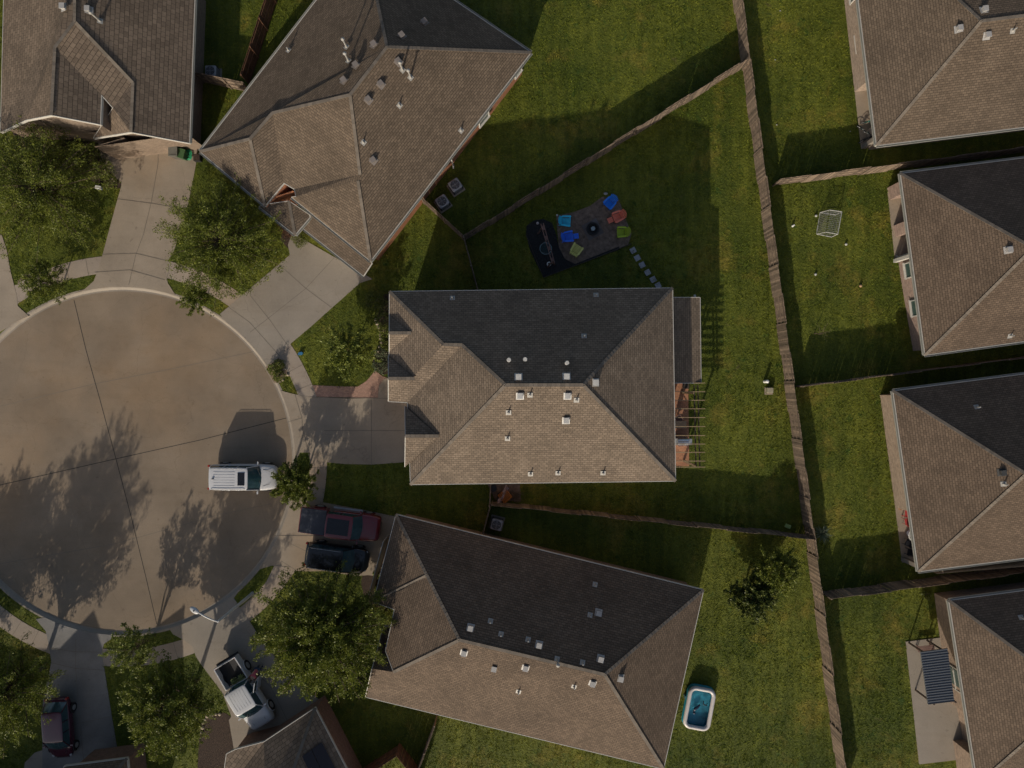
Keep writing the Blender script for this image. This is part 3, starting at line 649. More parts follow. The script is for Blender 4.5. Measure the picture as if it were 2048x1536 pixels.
h.vents([(1967, 20), (1917, 58), (1973, 72)], [(2025, 62)], rz=R(7))
h.walls(None, poly=[(1672, -150), (2290, -220), (2290, 232), (1737, 300), (1732, 262), (1752, 258), (1742, 180), (1709, 184)])
mb = MB(); mb.box(P(1727, 294)+Vector((0,0,1.35)), (.3, .3, 2.7)); add('corner_post', mb, h.wallmat, h.t)
h.window((1704, 116), (1700, 84)); h.window((1691, 20), (1688, -4))
h = east_house('right hand house with two shaded wall recesses facing the soccer goal', (1801, 347), (1850, 710), (2066, 496), 6.1, .5, (1900, 510), (2300, 462), [(2300, 285), (2300, 648)], bricks('pinkish_brick', (.34, .24, .20)), SH_B)
h.vents([(2016, 500)], [(2020, 672)], rz=R(7))
h.walls(None, poly=[(1776, 375), (2290, 305), (2290, 655), (1826, 702), (1802, 560), (1796, 520), (1822, 516), (1815, 470), (1790, 474), (1786, 452), (1812, 448), (1806, 395), (1779, 400)])
h.window((1800, 560), (1796, 532)); h.window((1812, 635), (1808, 605)); h.downpipe(1793, 515)
mb = MB(); mb.box(P(1790, 522)+Vector((0,0,1.35)), (.3, .25, 2.7)); add('corner_post', mb, TRIM, h.t)
h = east_house('right hand house with three small windows and a red table on its patio', (1786, 782), (1837, 1143), (2052, 948), 6.1, .5, (1900, 960), (2300, 915), [(2300, 716), (2300, 1084)], bricks('tan_mixed_brick', (.35, .265, .20)), SH_B)
h.vents([(2003, 945)], [(1953, 814), (2007, 968)], rz=R(7), vm=plain('dark_vent', (.05, .05, .05)))
h.walls(None, poly=[(1760, 790), (2290, 722), (2290, 1090), (1830, 1128), (1824, 1100), (1808, 1104), (1806, 1108), (1828, 1100), (1813, 1008), (1790, 1012)][:4]+[(1842, 1128), (1824, 1010), (1790, 1014)])
mb = MB(); mb.box(P(1806, 1118)+Vector((0,0,1.35)), (.3, .3, 2.7)); add('corner_post', mb, h.wallmat, h.t)
h.window((1772, 838), (1769, 812)); h.window((1788, 948), (1785, 924)); h.window((1795, 1000), (1791, 975))
h = east_house('bottom right house whose end wall stands beside the metal roofed canopy', (1898, 1201), (1955, 1568), (2157, 1392), 6.1, .5, (2000, 1400), (2300, 1375), [(2300, 1148), (2300, 1524)], bricks('brown_tan_brick', (.30, .22, .165)), SH_B)
h.vents([], [(2042, 1235)])
h.walls(None, poly=[(1868, 1186), (2290, 1134), (2290, 1520), (1918, 1565), (1905, 1480), (1925, 1478), (1910, 1400), (1896, 1402)])
h.window((1892, 1365), (1885, 1320), .3, 2.2)
# --- bottom left pair
h = House('house', 'bottom house with two dark roof panels behind the white pickup', 3.0, .55, (560, 1560), SH_C, bricks('red_brown_brick', (.22, .12, .085)))
h.pt('N', 630, 1416).pt('n1', 528, 1484).pt('n2', 471, 1499).pt('w1', 453, 1508).pt('w2', 440, 1600).pt('E', 735, 1620).pt('x1', 530, 1600, 4.9)
h.pt('rr', 572, 1580, 5.2)
h.roof([['N', 'E', 'rr'], ['N', 'rr', 'x1', 'n1'], ['n1', 'x1', 'w2', 'w1', 'n2']], [('N', 'rr')]); main_r = h.r
h.walls(['N', 'E', 'w2', 'w1', 'n2', 'n1'], .3)
SP = plain('dark_solar_panel', (.018, .012, .014), rough=.25, spec=.6)
PF = [h.V[q_] for q_ in ('N', 'E', 'rr')]; PN = (PF[1]-PF[0]).cross(PF[2]-PF[0]).normalized(); PN = PN if PN.z > 0 else -PN
for f in ([(604, 1512), (622, 1499), (652, 1563), (632, 1578)], [(623, 1498), (643, 1484), (676, 1547), (653, 1562)]):
    vs = []
    for x, y in f:
        o_ = Vector((0, 0, H)); d_ = P(x, y)-o_; vs.append(o_+d_*((PF[0]-o_).dot(PN)/d_.dot(PN))+PN*.09)
    mb = MB(); mb.add(vs+[v-PN*.05 for v in vs], [(0,1,2,3), (7,6,5,4), (0,4,5,1), (1,5,6,2), (2,6,7,3), (3,7,4,0)]); add('solar_panel', mb, SP, h.r)
h.window((690, 1500), (700, 1520)); h.door((520, 1478), (606, 1424))
h = House('house', 'corner of a brown roofed house at the bottom left edge below the maroon car', 3.0, .55, (190, 1620), SH_A, bricks('red_brown_brick', (.22, .12, .085)))
h.pt('a', 128, 1533).pt('b', 254, 1517).pt('c', 275, 1720).pt('d', 110, 1740).pt('r1', 190, 1590, 5.0).pt('r2', 195, 1700, 5.0)
h.roof([['a', 'b', 'r1'], ['b', 'c', 'r2', 'r1'], ['c', 'd', 'r2'], ['d', 'a', 'r1', 'r2']], [('b', 'r1')]); h.walls(['a', 'b', 'c', 'd'])
def G(n, gx, gy, z): h.V[n] = Vector(((gx-1024)/S, (768-gy)/S, z))
G('k1', -130, 1622, 5.6); G('k2', 15, 1622, 5.6); G('k3', 57, 1622, 6.75); G('k4', 102, 1622, 5.6); G('k5', 237, 1620, 5.6); G('k6', 240, 1940, 5.6); G('k7', -130, 1940, 5.6); G('k8', -130, 1780, 7.2); G('k9', 80, 1780, 7.2); G('k10', 57, 1668, 6.75)
h.roof([['k1', 'k2', 'k10', 'k9', 'k8'], ['k4', 'k5', 'k9', 'k10'], ['k2', 'k3', 'k10'], ['k3', 'k4', 'k10'], ['k5', 'k6', 'k9'], ['k6', 'k7', 'k8', 'k9']], name='unseen_upper_roof')  # unseen upper storey, shaped to throw its gable shadow onto the driveway
h.walls(['k1', 'k5', 'k6', 'k7'], z1=5.5)

# ------------------------------------------------------------------ fences
def fence(a, b, label, h=1.83, alt=True, mat=FENCEW, name='wooden_fence', side=1, gapk=1.0, group='wooden yard fences'):
    A, B = P(*a), P(*b); d = B-A; L = d.length; d.normalize(); n = Vector((-d.y, d.x, 0))*side; rz = math.atan2(d.y, d.x)
    t = thing(name, label, 'fence', A, group=group); mb = MB(); rl = MB(); x = 0.; pan = 2.18; kk = int(abs(a[0]*7+a[1]*3)); rnd = random.Random(kk)
    while x < L:
        w = .138; i = int(x/pan); off = (.035 if i % 2 else -.035) if alt else .05
        hh = h-rnd.random()*.035 - (.03 if i % 3 == 0 else 0); c = A+d*(x+w/2)+n*off
        tl = Matrix.Rotation(rz, 4, 'Z') @ Matrix.Rotation(R(rnd.gauss(0, .3)), 4, 'Y') @ Matrix.Rotation(R(rnd.gauss(0, .3)), 4, 'X')
        mb.box(c+Vector((0,0,hh/2)), (w, .018, hh), tilt=tl)
        x += w + (rnd.choice([.003, .005, .008, .008, .012, .024])*gapk)
    add('board_panel', mb, mat, t)
    for z in (.3, .95, h-.22): rl.bar(A+Vector((0,0,z)), B+Vector((0,0,z)), .04, .09)
    add('rail', rl, mat, t)
    for i in range(int(L/pan)+2):
        p = A+d*min(L, i*pan); pb = MB(); pb.box(p+Vector((0,0,h/2-.03)), (.09, .09, h-.06), rz); add('post', pb, mat, t)
    return t
fence((1462, -30), (1681, 1600), 'long wooden fence running down behind the central yard', side=1)
fence((930, 482), (1478, 140), 'wooden fence along the upper left side of the central yard', side=-1)
fence((985, 1002), (1611, 1068), 'wooden fence along the lower side of the central yard')
fence((930, 484), (958, 590), 'short fence from the yard corner down to the central house, pale topped', alt=False)
fence((849, 408), (926, 479), 'short fence from the rotated house to the yard corner', alt=False)
fence((982, 960), (980, 1004), 'short side gate fence right below the central house eave', alt=False)
fence((981, 1006), (966, 1062), 'short fence between the yard corner and the lower house', alt=False)
fence((1545, 372), (2300, 272), 'wooden fence between the top right house and the soccer goal yard', side=-1)
fence((1588, 773), (2300, 680), 'wooden fence below the soccer goal yard', side=-1)
fence((1642, 1184), (2300, 1094), 'wooden fence between the two lowest right hand yards', side=-1)
fence((408, 166), (502, 186), 'short sunlit fence between the two upper left houses', alt=False)
fence((500, 170), (575, -60), 'leaning row of brown fence boards running up from the two upper left houses', alt=False, mat=FENCEN)
fence((874, 1430), (820, 1575), 'thin fence running down from the lower house at the bottom edge', alt=False)
fence((799, 1487), (700, 1552), 'brown stained fence, left arm of the corner at the bottom edge', alt=False, mat=FENCEN)
fence((799, 1487), (845, 1545), 'brown stained fence, right arm of the corner at the bottom edge', alt=False, mat=FENCEN)

# ------------------------------------------------------------------ trees and plants
class Leaves:
    def __init__(s): s.c = []; s.n = []; s.L = []
def leaf_mesh(name, cen, dirs, size, mat, parent, aspect=.45, seed=1):
    """many separate folded leaves: one diamond per leaf"""
    rng = np.random.default_rng(seed); n = len(cen); cen = np.array(cen, dtype=np.float64); d = np.array(dirs, dtype=np.float64)
    d /= np.linalg.norm(d, axis=1)[:, None]+1e-9
    r = rng.normal(size=(n, 3)); r[:, 2] += .0; s = np.cross(d, r); s /= np.linalg.norm(s, axis=1)[:, None]+1e-9
    sz = (size*(.6+.8*rng.random(n)))[:, None]
    v = np.empty((n, 4, 3)); v[:, 0] = cen-d*sz*.5; v[:, 1] = cen+s*sz*aspect*.5; v[:, 2] = cen+d*sz*.5; v[:, 3] = cen-s*sz*aspect*.5
    me = bpy.data.meshes.new(name); me.vertices.add(n*4); me.vertices.foreach_set('co', v.ravel())
    me.loops.add(n*4); me.loops.foreach_set('vertex_index', np.arange(n*4)); me.polygons.add(n)
    me.polygons.foreach_set('loop_start', np.arange(n)*4); me.polygons.foreach_set('loop_total', np.full(n, 4)); me.update(calc_edges=True)
    me.materials.append(mat); o = bpy.data.objects.new(name, me); C.objects.link(o)
    if parent: o.parent = parent
    return o
GREEN = leafmat('oak_leaves', (.075, .10, .012), (.20, .23, .035)); GREEN2 = leafmat('light_leaves', (.10, .14, .022), (.24, .27, .055)); DGREEN = leafmat('dark_leaves', (.045, .07, .014), (.15, .17, .04)); SHRUB = leafmat('shrub_leaves', (.06, .09, .013), (.19, .21, .04))
REDSH = leafmat('reddish_leaves', (.10, .035, .025), (.16, .09, .05)); GREYG = leafmat('grey_green_leaves', (.09, .12, .07), (.20, .23, .14))
def tree(label, px, py, h, rad, nfr=90, nl=160, leaf=.14, mat=GREEN, seed=1, trunk=.14, base=.28, spread=.30, name='tree', cat='tree', group='trees on the lawns', flat=.8, stems=1, cluster=1.0):
    """px, py: where the middle of the crown shows in the photograph"""
    nl = int(nl*2.1); leaf = leaf*.82
    rng = random.Random(seed); zc = h*.62; c = P(px, py, zc); t = thing(name, label, cat, (c.x, c.y, 0), group=group)
    tb = MB(); cen = []; dr = []
    hc = h*base
    for k in range(stems):
        ox = rng.uniform(-.1, .1)*(stems > 1)*2; oy = rng.uniform(-.1, .1)*(stems > 1)*2
        pts = [(ox*z/2, oy*z/2, z) for z in ()]
        tb.tube([(ox*.3, oy*.3, -.05), (ox, oy, hc*.5), (ox*2+rng.uniform(-.1, .1), oy*2+rng.uniform(-.1, .1), hc), (ox*2+rng.uniform(-.2, .2), oy*2+rng.uniform(-.2, .2), h*.75)], [trunk*1.3, trunk, trunk*.85, trunk*.25], 8)
    for i in range(nfr):
        th = i*2.39996+rng.uniform(-.35, .35); u = (i+.5)/nfr
        z0 = hc+(h*.72-hc)*u; st = Vector((0, 0, z0))
        # end point on an uneven ellipsoid
        ph = math.asin(max(-.97, min(.97, -.50+1.48*u))); rr = rad*(.60+.55*rng.random())
        e = Vector((math.cos(th)*math.cos(ph)*rr, math.sin(th)*math.cos(ph)*rr, zc+math.sin(ph)*(h-zc)*(.78+.3*rng.random()) * (1 if ph > 0 else flat)))
        m = (st+e)/2+Vector((rng.uniform(-.2, .2), rng.uniform(-.2, .2), .12*rad*rng.uniform(.4, 1.2)))
        pts = []
        for j in range(6):
            q = j/5; pts.append(st*(1-q)**2+m*2*q*(1-q)+e*q*q)
        tb.tube(pts, [trunk*.34*(1-.85*j/5) for j in range(6)], 5)
        dd0 = (e-st).normalized()
        # side twigs carrying leaf sprays
        ntw = 7
        for w in range(ntw):
            q = .30+.70*(w+rng.random())/ntw; b0 = st*(1-q)**2+m*2*q*(1-q)+e*q*q
            tw = (dd0*rng.uniform(.4, 1.1)+Vector((rng.gauss(0, 1), rng.gauss(0, 1), rng.gauss(0, .7)))*.75).normalized()
            tl = rad*spread*(1.05-.5*q)*rng.uniform(.6, 1.3)
            for l in range(int(nl/ntw)):
                f = rng.random(); p = b0+tw*(tl*f)+Vector((rng.gauss(0, 1), rng.gauss(0, 1), rng.gauss(0, 1)))*(rad*.024*cluster*(1.25-f*.6)+.02)
                cen.append(tuple(p)); v = tw*.9+Vector((rng.gauss(0, .7), rng.gauss(0, .7), rng.gauss(.1, .5))); dr.append(tuple(v))
    add('trunk', tb, BARK, t, local=True, smooth=True)
    leaf_mesh('crown', cen, dr, leaf, mat, t, seed=seed); return t
tree('broad spreading tree on the lawn in front of the top left house', 78, 374, 5.6, 4.8, 120, 200, seed=11, spread=.26)
tree('feathery tree leaning over the driveway left of the rotated house', 445, 482, 4.9, 4.4, 120, 220, seed=12, spread=.26)
tree('small tree in the kerbside grass at the upper left of the cul-de-sac', 88, 562, 3.4, 1.9, 46, 110, .14, seed=13, trunk=.06)
tree('tiny round tree in the upper kerbside grass island', 392, 596, 2.6, 1.25, 30, 110, .13, seed=14, trunk=.05)
tree('thin pale tree in the front yard of the central house', 692, 706, 4.2, 2.0, 46, 130, .17, GREEN2, 15, .05, spread=.34)
tree('tree at the kerb beside the hood of the white suv', 590, 968, 3.9, 1.7, 52, 210, .14, seed=16, trunk=.07)
tree('very large leafy tree left of the lower house', 640, 1270, 7.3, 4.65, 160, 240, .18, seed=17, trunk=.22, spread=.26)
tree('pale feathery tree in the lower kerbside grass', 270, 1298, 4.4, 1.9, 40, 110, .15, GREEN2, 18, .06, stems=3)
tree('medium bushy tree on the lawn left of the white pickup', 338, 1412, 7.0, 3.3, 90, 190, .17, spread=.26, seed=19, trunk=.14)
tree('large tree cut by the left edge above the maroon car', -6, 1392, 7.5, 3.9, 110, 190, .16, seed=20, trunk=.18, base=.18)
tree('dark olive tree nearest the back fence in the lower yard', 1552, 1142, 3.4, 1.85, 52, 150, .16, GREEN, 21, .06)
tree('very dark long leaved tree in the lower back yard', 1503, 1196, 3.0, 1.8, 52, 170, .22, DGREEN, 22, .06)
tree('large tree standing beyond the left edge that shades the street', -143, 1373, 6.2, 3.6, 90, 170, .18, seed=24, trunk=.2, base=.18)
tree('bare young tree with a few twigs in the soccer goal yard', 1648, 664, 2.6, .9, 9, 14, .08, DGREEN, 23, .03)

def shrub(label, px, py, r, h, mat=SHRUB, n=700, leaf=.10, seed=1, name='shrub', group='garden shrubs', box=False):
    c = P(px, py, h*.6); t = thing(name, label, 'shrub', (c.x, c.y, 0), group=group); rng = random.Random(seed); cen = []; dr = []; sb = MB()
    for i in range(9):
        a = rng.random()*6.28; e = Vector((math.cos(a)*r*.7, math.sin(a)*r*.7, h*rng.uniform(.5, .9))); sb.tube([(0, 0, -.03), e*.5+Vector((0,0,.05)), e], [.025, .018, .006], 5)
    for i in range(n):
        if box: p = Vector((rng.uniform(-1, 1)*r*.85, rng.uniform(-1, 1)*r*.85, h*rng.random()**.5)); o = Vector((0, 0, 1))
        else:
            v = Vector((rng.gauss(0, 1), rng.gauss(0, 1), abs(rng.gauss(0, 1)))).normalized(); lump = 1+.22*math.sin(v.x*5+seed)*math.cos(v.y*6+seed*2); rr = (.55+.45*rng.random()**.6)*lump
            p = Vector((v.x*r*rr, v.y*r*rr, v.z*h*rr)); o = v
        cen.append(tuple(p)); dr.append((o.x+rng.gauss(0, .8), o.y+rng.gauss(0, .8), o.z*.5+rng.gauss(0, .6)))
    add('stem', sb, BARK, t, local=True); o = leaf_mesh('foliage', cen, dr, leaf, mat, t, seed=seed)
    if box: t.rotation_euler = (0, 0, R(38))
    return t
shr = [
 (34, 288, .95, 1.2, SHRUB, 'leftmost shrub below the top left house'), (62, 285, .9, 1.1, DGREEN, 'dark shrub second from the left below the top left house'),
 (92, 292, .95, 1.2, SHRUB, 'green shrub third from the left below the top left house'), (122, 298, .9, 1.1, DGREEN, 'dark shrub fourth from the left below the top left house'),
 (150, 300, .95, 1.2, DGREEN, 'dark shrub near the entry path of the top left house'), (178, 312, .95, 1.2, DGREEN, 'dark shrub touching the curved entry path'),
 (196, 336, .8, 1.0, SHRUB, 'green shrub in the bend of the entry path, lower'), (218, 362, .6, .7, SHRUB, 'low shrub at the lower tip of the bed beside the long driveway'),
 (70, 322, .9, .9, SHRUB, 'low spreading shrub between the house shrubs and the broad tree'),
 (110, 328, .8, .8, GREEN2, 'light low shrub in front of the dark shrubs at top left'), (150, 335, .8, .8, SHRUB, 'low shrub beside the bare soil strip at top left'),
 (762, 612, .7, 1.3, DGREEN, 'dark shrub at the top corner of the central house front'), (766, 640, .7, 1.3, DGREEN, 'dark green shrub by the first small front gable'),
 (768, 664, .65, 1.1, GREEN2, 'light green shrub below the first small front gable'), (772, 690, .5, .9, SHRUB, 'small shrub between the two small front gables'),
 (764, 712, .72, 1.0, GREYG, 'grey green variegated shrub by the second front gable'), (758, 733, .6, .8, GREYG, 'low variegated shrub at the end of the brick path'),
 (745, 600, .8, 1.4, DGREEN, 'dark bush on the lawn beside the upper corner of the central house'),
 (575, 452, .9, 1.0, REDSH, 'reddish brown shrub at the corner of the rotated house'), (560, 425, .8, 1.1, DGREEN, 'dark shrub behind the reddish one'),
 (752, 1150, .3, .5, GREEN2, 'yellowish shrub beside the dark bed by the lower house'), (756, 1178, .35, .6, SHRUB, 'small green shrub beside the roof corner of the lower house'),
 (764, 1225, .95, 1.6, SHRUB, 'tall bush between the very large tree and the lower house'), (752, 1255, .95, 1.7, SHRUB, 'bush touching the dark gable of the lower house'),
 (722, 1360, .65, 1.0, SHRUB, 'lone round shrub at the lower left corner of the lower house'),
 (544, 738, .5, .8, GREEN2, 'leafy plant in the pale dirt bed, nearest the kerb'), (556, 752, .5, .7, SHRUB, 'leafy plant in the pale dirt bed, lower'), (556, 730, .45, .8, SHRUB, 'leafy plant in the pale dirt bed, nearest the sidewalk'),
 (598, 943, .5, .8, GREEN2, 'light green plant beside the driveway end of the central house'),
 (1856, 1192, .4, .6, SHRUB, 'weedy plant at the corner of the bottom right house'),
]
for i, (x, y, r, hh, m, lb) in enumerate(shr): shrub(lb, x, y, r, hh, m, int(1100*r), .11, 40+i)
shrub('neatly clipped square box hedge at the rotated house entry', 600, 479, .62, .8, SHRUB, 1700, .08, 99, box=True)
def agave(px, py, label, r=.95):
    t = thing('agave', label, 'plant', P(px, py)); mb = MB(); rng = random.Random(5)
    for i in range(38):
        a = i*2.4; el = rng.uniform(.1, 1.1); L = r*rng.uniform(.7, 1.1); d = Vector((math.cos(a)*math.cos(el), math.sin(a)*math.cos(el), math.sin(el))); s_ = Vector((-math.sin(a), math.cos(a), 0))*.045
        mb.add([s_, -s_, d*L*.5-s_+Vector((0,0,.02)), d*L*.5+s_, d*L-Vector((0,0,.12))], [(0,1,2,3), (3,2,4)])
    add('leaf', mb, GREYG, t, local=True)
agave(1642, 1068, 'spiky agave plant against the outside of the back fence corner')
agave(1345*0+1514, 1222, 'spiky yucca at the foot of the very dark tree', .7)

# ------------------------------------------------------------------ vehicles (x forward, y left)
def interp(tab, x):
    for (x0, *a), (x1, *b) in zip(tab, tab[1:]):
        if x <= x1: 
            t = (x-x0)/(x1-x0) if x1 > x0 else 0; t = max(0, min(1, t)); return [p+(q-p)*t for p, q in zip(a, b)]
    return tab[-1][1:]
def loft(secs, closed_ends=True):
    mb = MB(); n = len(secs[0]); vs = [p for s_ in secs for p in s_]; fs = []
    for i in range(len(secs)-1):
        for k in range(n): fs.append((i*n+k, i*n+(k+1)%n, (i+1)*n+(k+1)%n, (i+1)*n+k))
    if closed_ends: fs += [tuple(range(n-1, -1, -1)), tuple(range((len(secs)-1)*n, len(secs)*n))]
    mb.add(vs, fs); return mb
def finish(o, lv=2):
    m = o.modifiers.new('subsurf', 'SUBSURF'); m.levels = lv; m.render_levels = lv
    o.data.polygons.foreach_set('use_smooth', [True]*len(o.data.polygons)); return o
def vehicle(name, label, cat, px, py, heading, L, W, HT, col, kind='suv', group='parked vehicles', roof_col=None):
    z0 = 0.0 if name else 0
    g = P(px, py, .9); t = thing(name, label, cat, (g.x, g.y, Z0.get(label, .03)), heading, group=group)
    pm = paint(label[:24]+' paint', col); hw = W/2
    belt = HT*.60; hood = HT*.56 if kind != 'truck' else HT*.60
    if kind == 'truck': belt = HT*.63
    f, r = L/2, -L/2
    ws0 = {'suv': f-L*.235, 'truck': f-L*.235, 'hatch': f-L*.22}[kind]     # windscreen foot
    # body: station x, half width, top z, bottom z
    tab = {'suv': [(r, .80, belt*.82, .45), (r+.08, .90, belt*.97, .36), (r+.45, .97, belt, .30), (0, 1.0, belt, .26), (ws0, 1.0, belt*.99, .26), (ws0+.25, .99, hood*.99, .26), (f-.55, .95, hood*.93, .28), (f-.18, .86, hood*.80, .30), (f, .66, hood*.62, .36)],
           'hatch': [(r, .74, belt*.80, .45), (r+.10, .86, belt*.98, .34), (r+.5, .96, belt, .28), (0, 1.0, belt, .24), (ws0, 1.0, belt*.98, .24), (ws0+.25, .98, hood*.96, .24), (f-.5, .92, hood*.86, .26), (f-.18, .82, hood*.72, .28), (f, .58, hood*.55, .34)],
           'truck': [(r, .93, belt*.97, .52), (r+.06, .96, belt, .46), (r+.5, .99, belt, .38), (0, 1.0, belt, .34), (ws0, 1.0, belt*.99, .34), (ws0+.25, 1.0, hood*1.0, .34), (f-.45, .97, hood*.96, .38), (f-.12, .90, hood*.88, .40), (f, .80, hood*.70, .44)]}[kind]
    bed = kind == 'truck'; xb1 = r+L*.335
    secs = []
    xs = sorted({a[0] for a in tab}|{a[0] for a in tab})
    for a in tab:
        x, k, zt, zb = a; w = hw*k
        secs.append([(x, -w*.80, zb), (x, -w*.985, zb+.12), (x, -w, zb+(zt-zb)*.55), (x, -w*.975, zt-.10), (x, -w*.86, zt-.005), (x, -w*.45, zt+.025), (x, 0, zt+.035), (x, w*.45, zt+.025), (x, w*.86, zt-.005), (x, w*.975, zt-.10), (x, w, zb+(zt-zb)*.55), (x, w*.985, zb+.12), (x, w*.80, zb), (x, 0, zb-.02)])
    if bed: # split the bed off the cab body so that the bed can be open or covered
        front = [s_ for s_, a in zip(secs, tab) if a[0] > xb1]; x = xb1; w = hw*.995; zt, zb = belt, .36
        front = [[(x, -w*.80, zb), (x, -w*.985, zb+.12), (x, -w, zb+(zt-zb)*.55), (x, -w*.975, zt-.10), (x, -w*.86, zt-.005), (x, -w*.45, zt+.025), (x, 0, zt+.035), (x, w*.45, zt+.025), (x, w*.86, zt-.005), (x, w*.975, zt-.10), (x, w, zb+(zt-zb)*.55), (x, w*.985, zb+.12), (x, w*.80, zb), (x, 0, zb-.02)]]+[[(q[0]+.02, *q[1:]) if False else q for q in s_] for s_ in front]
        bodym = loft(front)
    else: bodym = loft(secs)
    body = finish(add('body', bodym, pm, t, local=True))
    if bed:
        bb = MB(); bx = xb1-.03; wl = .10
        for sg in (-1, 1):
            bb.add([(r+.06, sg*hw*.95, .50), (bx, sg*hw*.98, .46), (bx, sg*hw*.97, belt-.02), (r+.06, sg*hw*.94, belt-.02), (r+.06, sg*(hw*.95-wl), .50), (bx, sg*(hw*.98-wl), .46), (bx, sg*(hw*.97-wl), belt-.02), (r+.06, sg*(hw*.94-wl), belt-.02)], [(0,1,2,3), (7,6,5,4), (3,2,6,7), (0,3,7,4), (1,5,6,2), (0,4,5,1)])
        bb.box((r+.04, 0, (belt+.50)/2), (.08, W*.93, belt-.54)); bb.box((bx-.02, 0, (belt+.5)/2), (.06, W*.9, belt-.55))
        bo = add('bed', bb, pm, t, local=True); m = bo.modifiers.new('bevel', 'BEVEL'); m.width = .025; m.segments = 2
        fl = MB(); fl.box(((r+bx)/2, 0, .62), (bx-r-.12, W*.88, .05)); add('bed_floor', fl, DARKPL, bo, local=True)
        if kind == 'truck' and roof_col == 'cover':
            cv = MB(); cv.box(((r+bx)/2+.02, 0, belt+.005), (bx-r-.10, W*.90, .035)); co = add('bed_cover', cv, plain('vinyl_cover', (.035, .04, .055), rough=.45, var=.25, nscale=2), bo, local=True); m = co.modifiers.new('bevel', 'BEVEL'); m.width = .012
        gb = MB(); gb.box((r-.06, 0, .52), (.16, W*.92, .16)); add('rear_bumper', gb, DARKPL, t, local=True)
    # glasshouse and roof
    if kind == 'truck': g0, g1, g2, g3 = xb1-.02, xb1+.12, ws0-.48, ws0+.12
    elif kind == 'suv': g0, g1, g2, g3 = r+.16, r+.42, ws0-.62, ws0+.10
    else: g0, g1, g2, g3 = r+.22, r+.75, ws0-.60, ws0+.15
    wr = hw*(.86 if kind == 'truck' else .82)
    def gsec(x, w, z): return [(x, -w, belt-.05), (x, w, belt-.05), (x, w, z), (x, -w, z)]
    zt = HT-.045
    N = 7; rows = []
    def row(x0, x1, w0, w1, z): return [(x0 + (x1-x0)*(1-(2*j/(N-1)-1)**2), w0*(2*j/(N-1)-1), z) for j in range(N)]
    lower = row(g3-.14, g3+.04, hw*.90, 0, belt-.03); topf = row(g2-.10, g2+.03, wr*.97, 0, zt)
    lowr = row(g0+.10, g0-.04, hw*.88, 0, belt-.03); topr = row(g1+.06, g1-.04, wr*.95, 0, zt-.03)
    mb = MB(); a = mb.add(lower+topf+lowr+topr, []); fs = []
    for j in range(N-1): fs.append((j, j+1, N+j+1, N+j)); fs.append((2*N+j+1, 2*N+j, 3*N+j, 3*N+j+1)); fs.append((N+j, N+j+1, 3*N+j+1, 3*N+j))
    fs += [(0, N, 3*N, 2*N), (N-1, 3*N-1, 4*N-1, 2*N-1)]
    mb.f = fs; gl = add('windows', mb, GLASS, t, local=True)
    # roof panel slightly proud of the glass, gently domed
    xs_ = [g1-.03, g1+.08, (g1+g2)/2, g2-.10, g2+.02]; rs = []
    for i, x in enumerate(xs_):
        e = .90 if i in (0, 4) else 1.0; w = wr*1.04*e; dz = [-.03, .02, .035, .02, -.01][i]
        rs.append([(x, -w, zt-.02+dz*.5), (x, -w*.93, zt+.02+dz), (x, 0, zt+.035+dz), (x, w*.93, zt+.02+dz), (x, w, zt-.02+dz*.5), (x, w*.9, zt-.05), (x, -w*.9, zt-.05)])
    finish(add('roof', loft(rs), pm, t, local=True))
    pml = pm
    def pil(pts, r_): q_ = MB(); q_.tube(pts, r_, 6); add('pillar', q_, pml, t, local=True)
    for sg in (-1, 1):
        pil([(g3-.13, sg*hw*.90, belt-.03), (g2-.09, sg*wr*.99, zt)], .035); pil([(g0+.10, sg*hw*.89, belt-.03), (g1+.06, sg*wr*.98, zt-.03)], .045)
        for q in (.36, .70) if kind != 'truck' else (.48,):
            x = g1+(g2-g1)*q; pil([(x, sg*hw*.905, belt-.03), (x, sg*wr*1.0, zt)], .03)
    # wheels, with arches
    wr_ = .36 if kind != 'truck' else .41
    if kind == 'hatch': wr_ = .33
    for sx in (f-L*.175, r+L*.205):
        for sg in (-1, 1):
            wb = MB(); y0 = sg*(hw-.20); y1 = sg*(hw+.035); wb.cyl((sx, y0, wr_), (sx, y1, wr_), wr_, wr_, 22); wo = add('wheel', wb, RUBBER, t, local=True)
            rb = MB(); rb.cyl((sx, y1-sg*.01, wr_), (sx, y1+sg*.008, wr_), wr_*.62, wr_*.58, 14); add('rim', rb, STEEL, wo, local=True)
            ab = MB(); pts = []
            for q in range(9):
                aa = math.pi*q/8; pts.append((sx+math.cos(aa)*(wr_+.05), sg*(hw+.005), wr_+math.sin(aa)*(wr_+.05)))
            ab.tube(pts, .035, 6); add('wheel_arch', ab, DARKPL if kind != 'truck' else pm, t, local=True)
    for sg in (-1, 1):
        b = MB(); b.box((ws0-.12, sg*(hw+.10), belt+.03), (.10, .20, .15)); b.bar((ws0-.1, sg*hw*.9, belt-.03), (ws0-.12, sg*(hw+.05), belt+.02), .05, .04); o = add('mirror', b, pm, t, local=True)
        b = MB(); zz = hood*.70; b.sphere((f-.25, sg*hw*.70, zz), .13, 10, 8, 1.1, .9, .4); add('headlight', b, plain('headlight_lens', (.30, .31, .33), rough=.15), t, local=True, smooth=True)
        b = MB(); b.box((r+.06, sg*hw*.84, belt*.86), (.12, .14, .26)); add('tail_light', b, plain('red_lens', (.30, .02, .015), rough=.2), t, local=True)
        for q in (.40, .66):
            b = MB(); x = g1+(g2-g1)*q; b.box((x, sg*(hw*.985), belt-.14), (.18, .03, .03)); add('door_handle', b, pm, t, local=True)
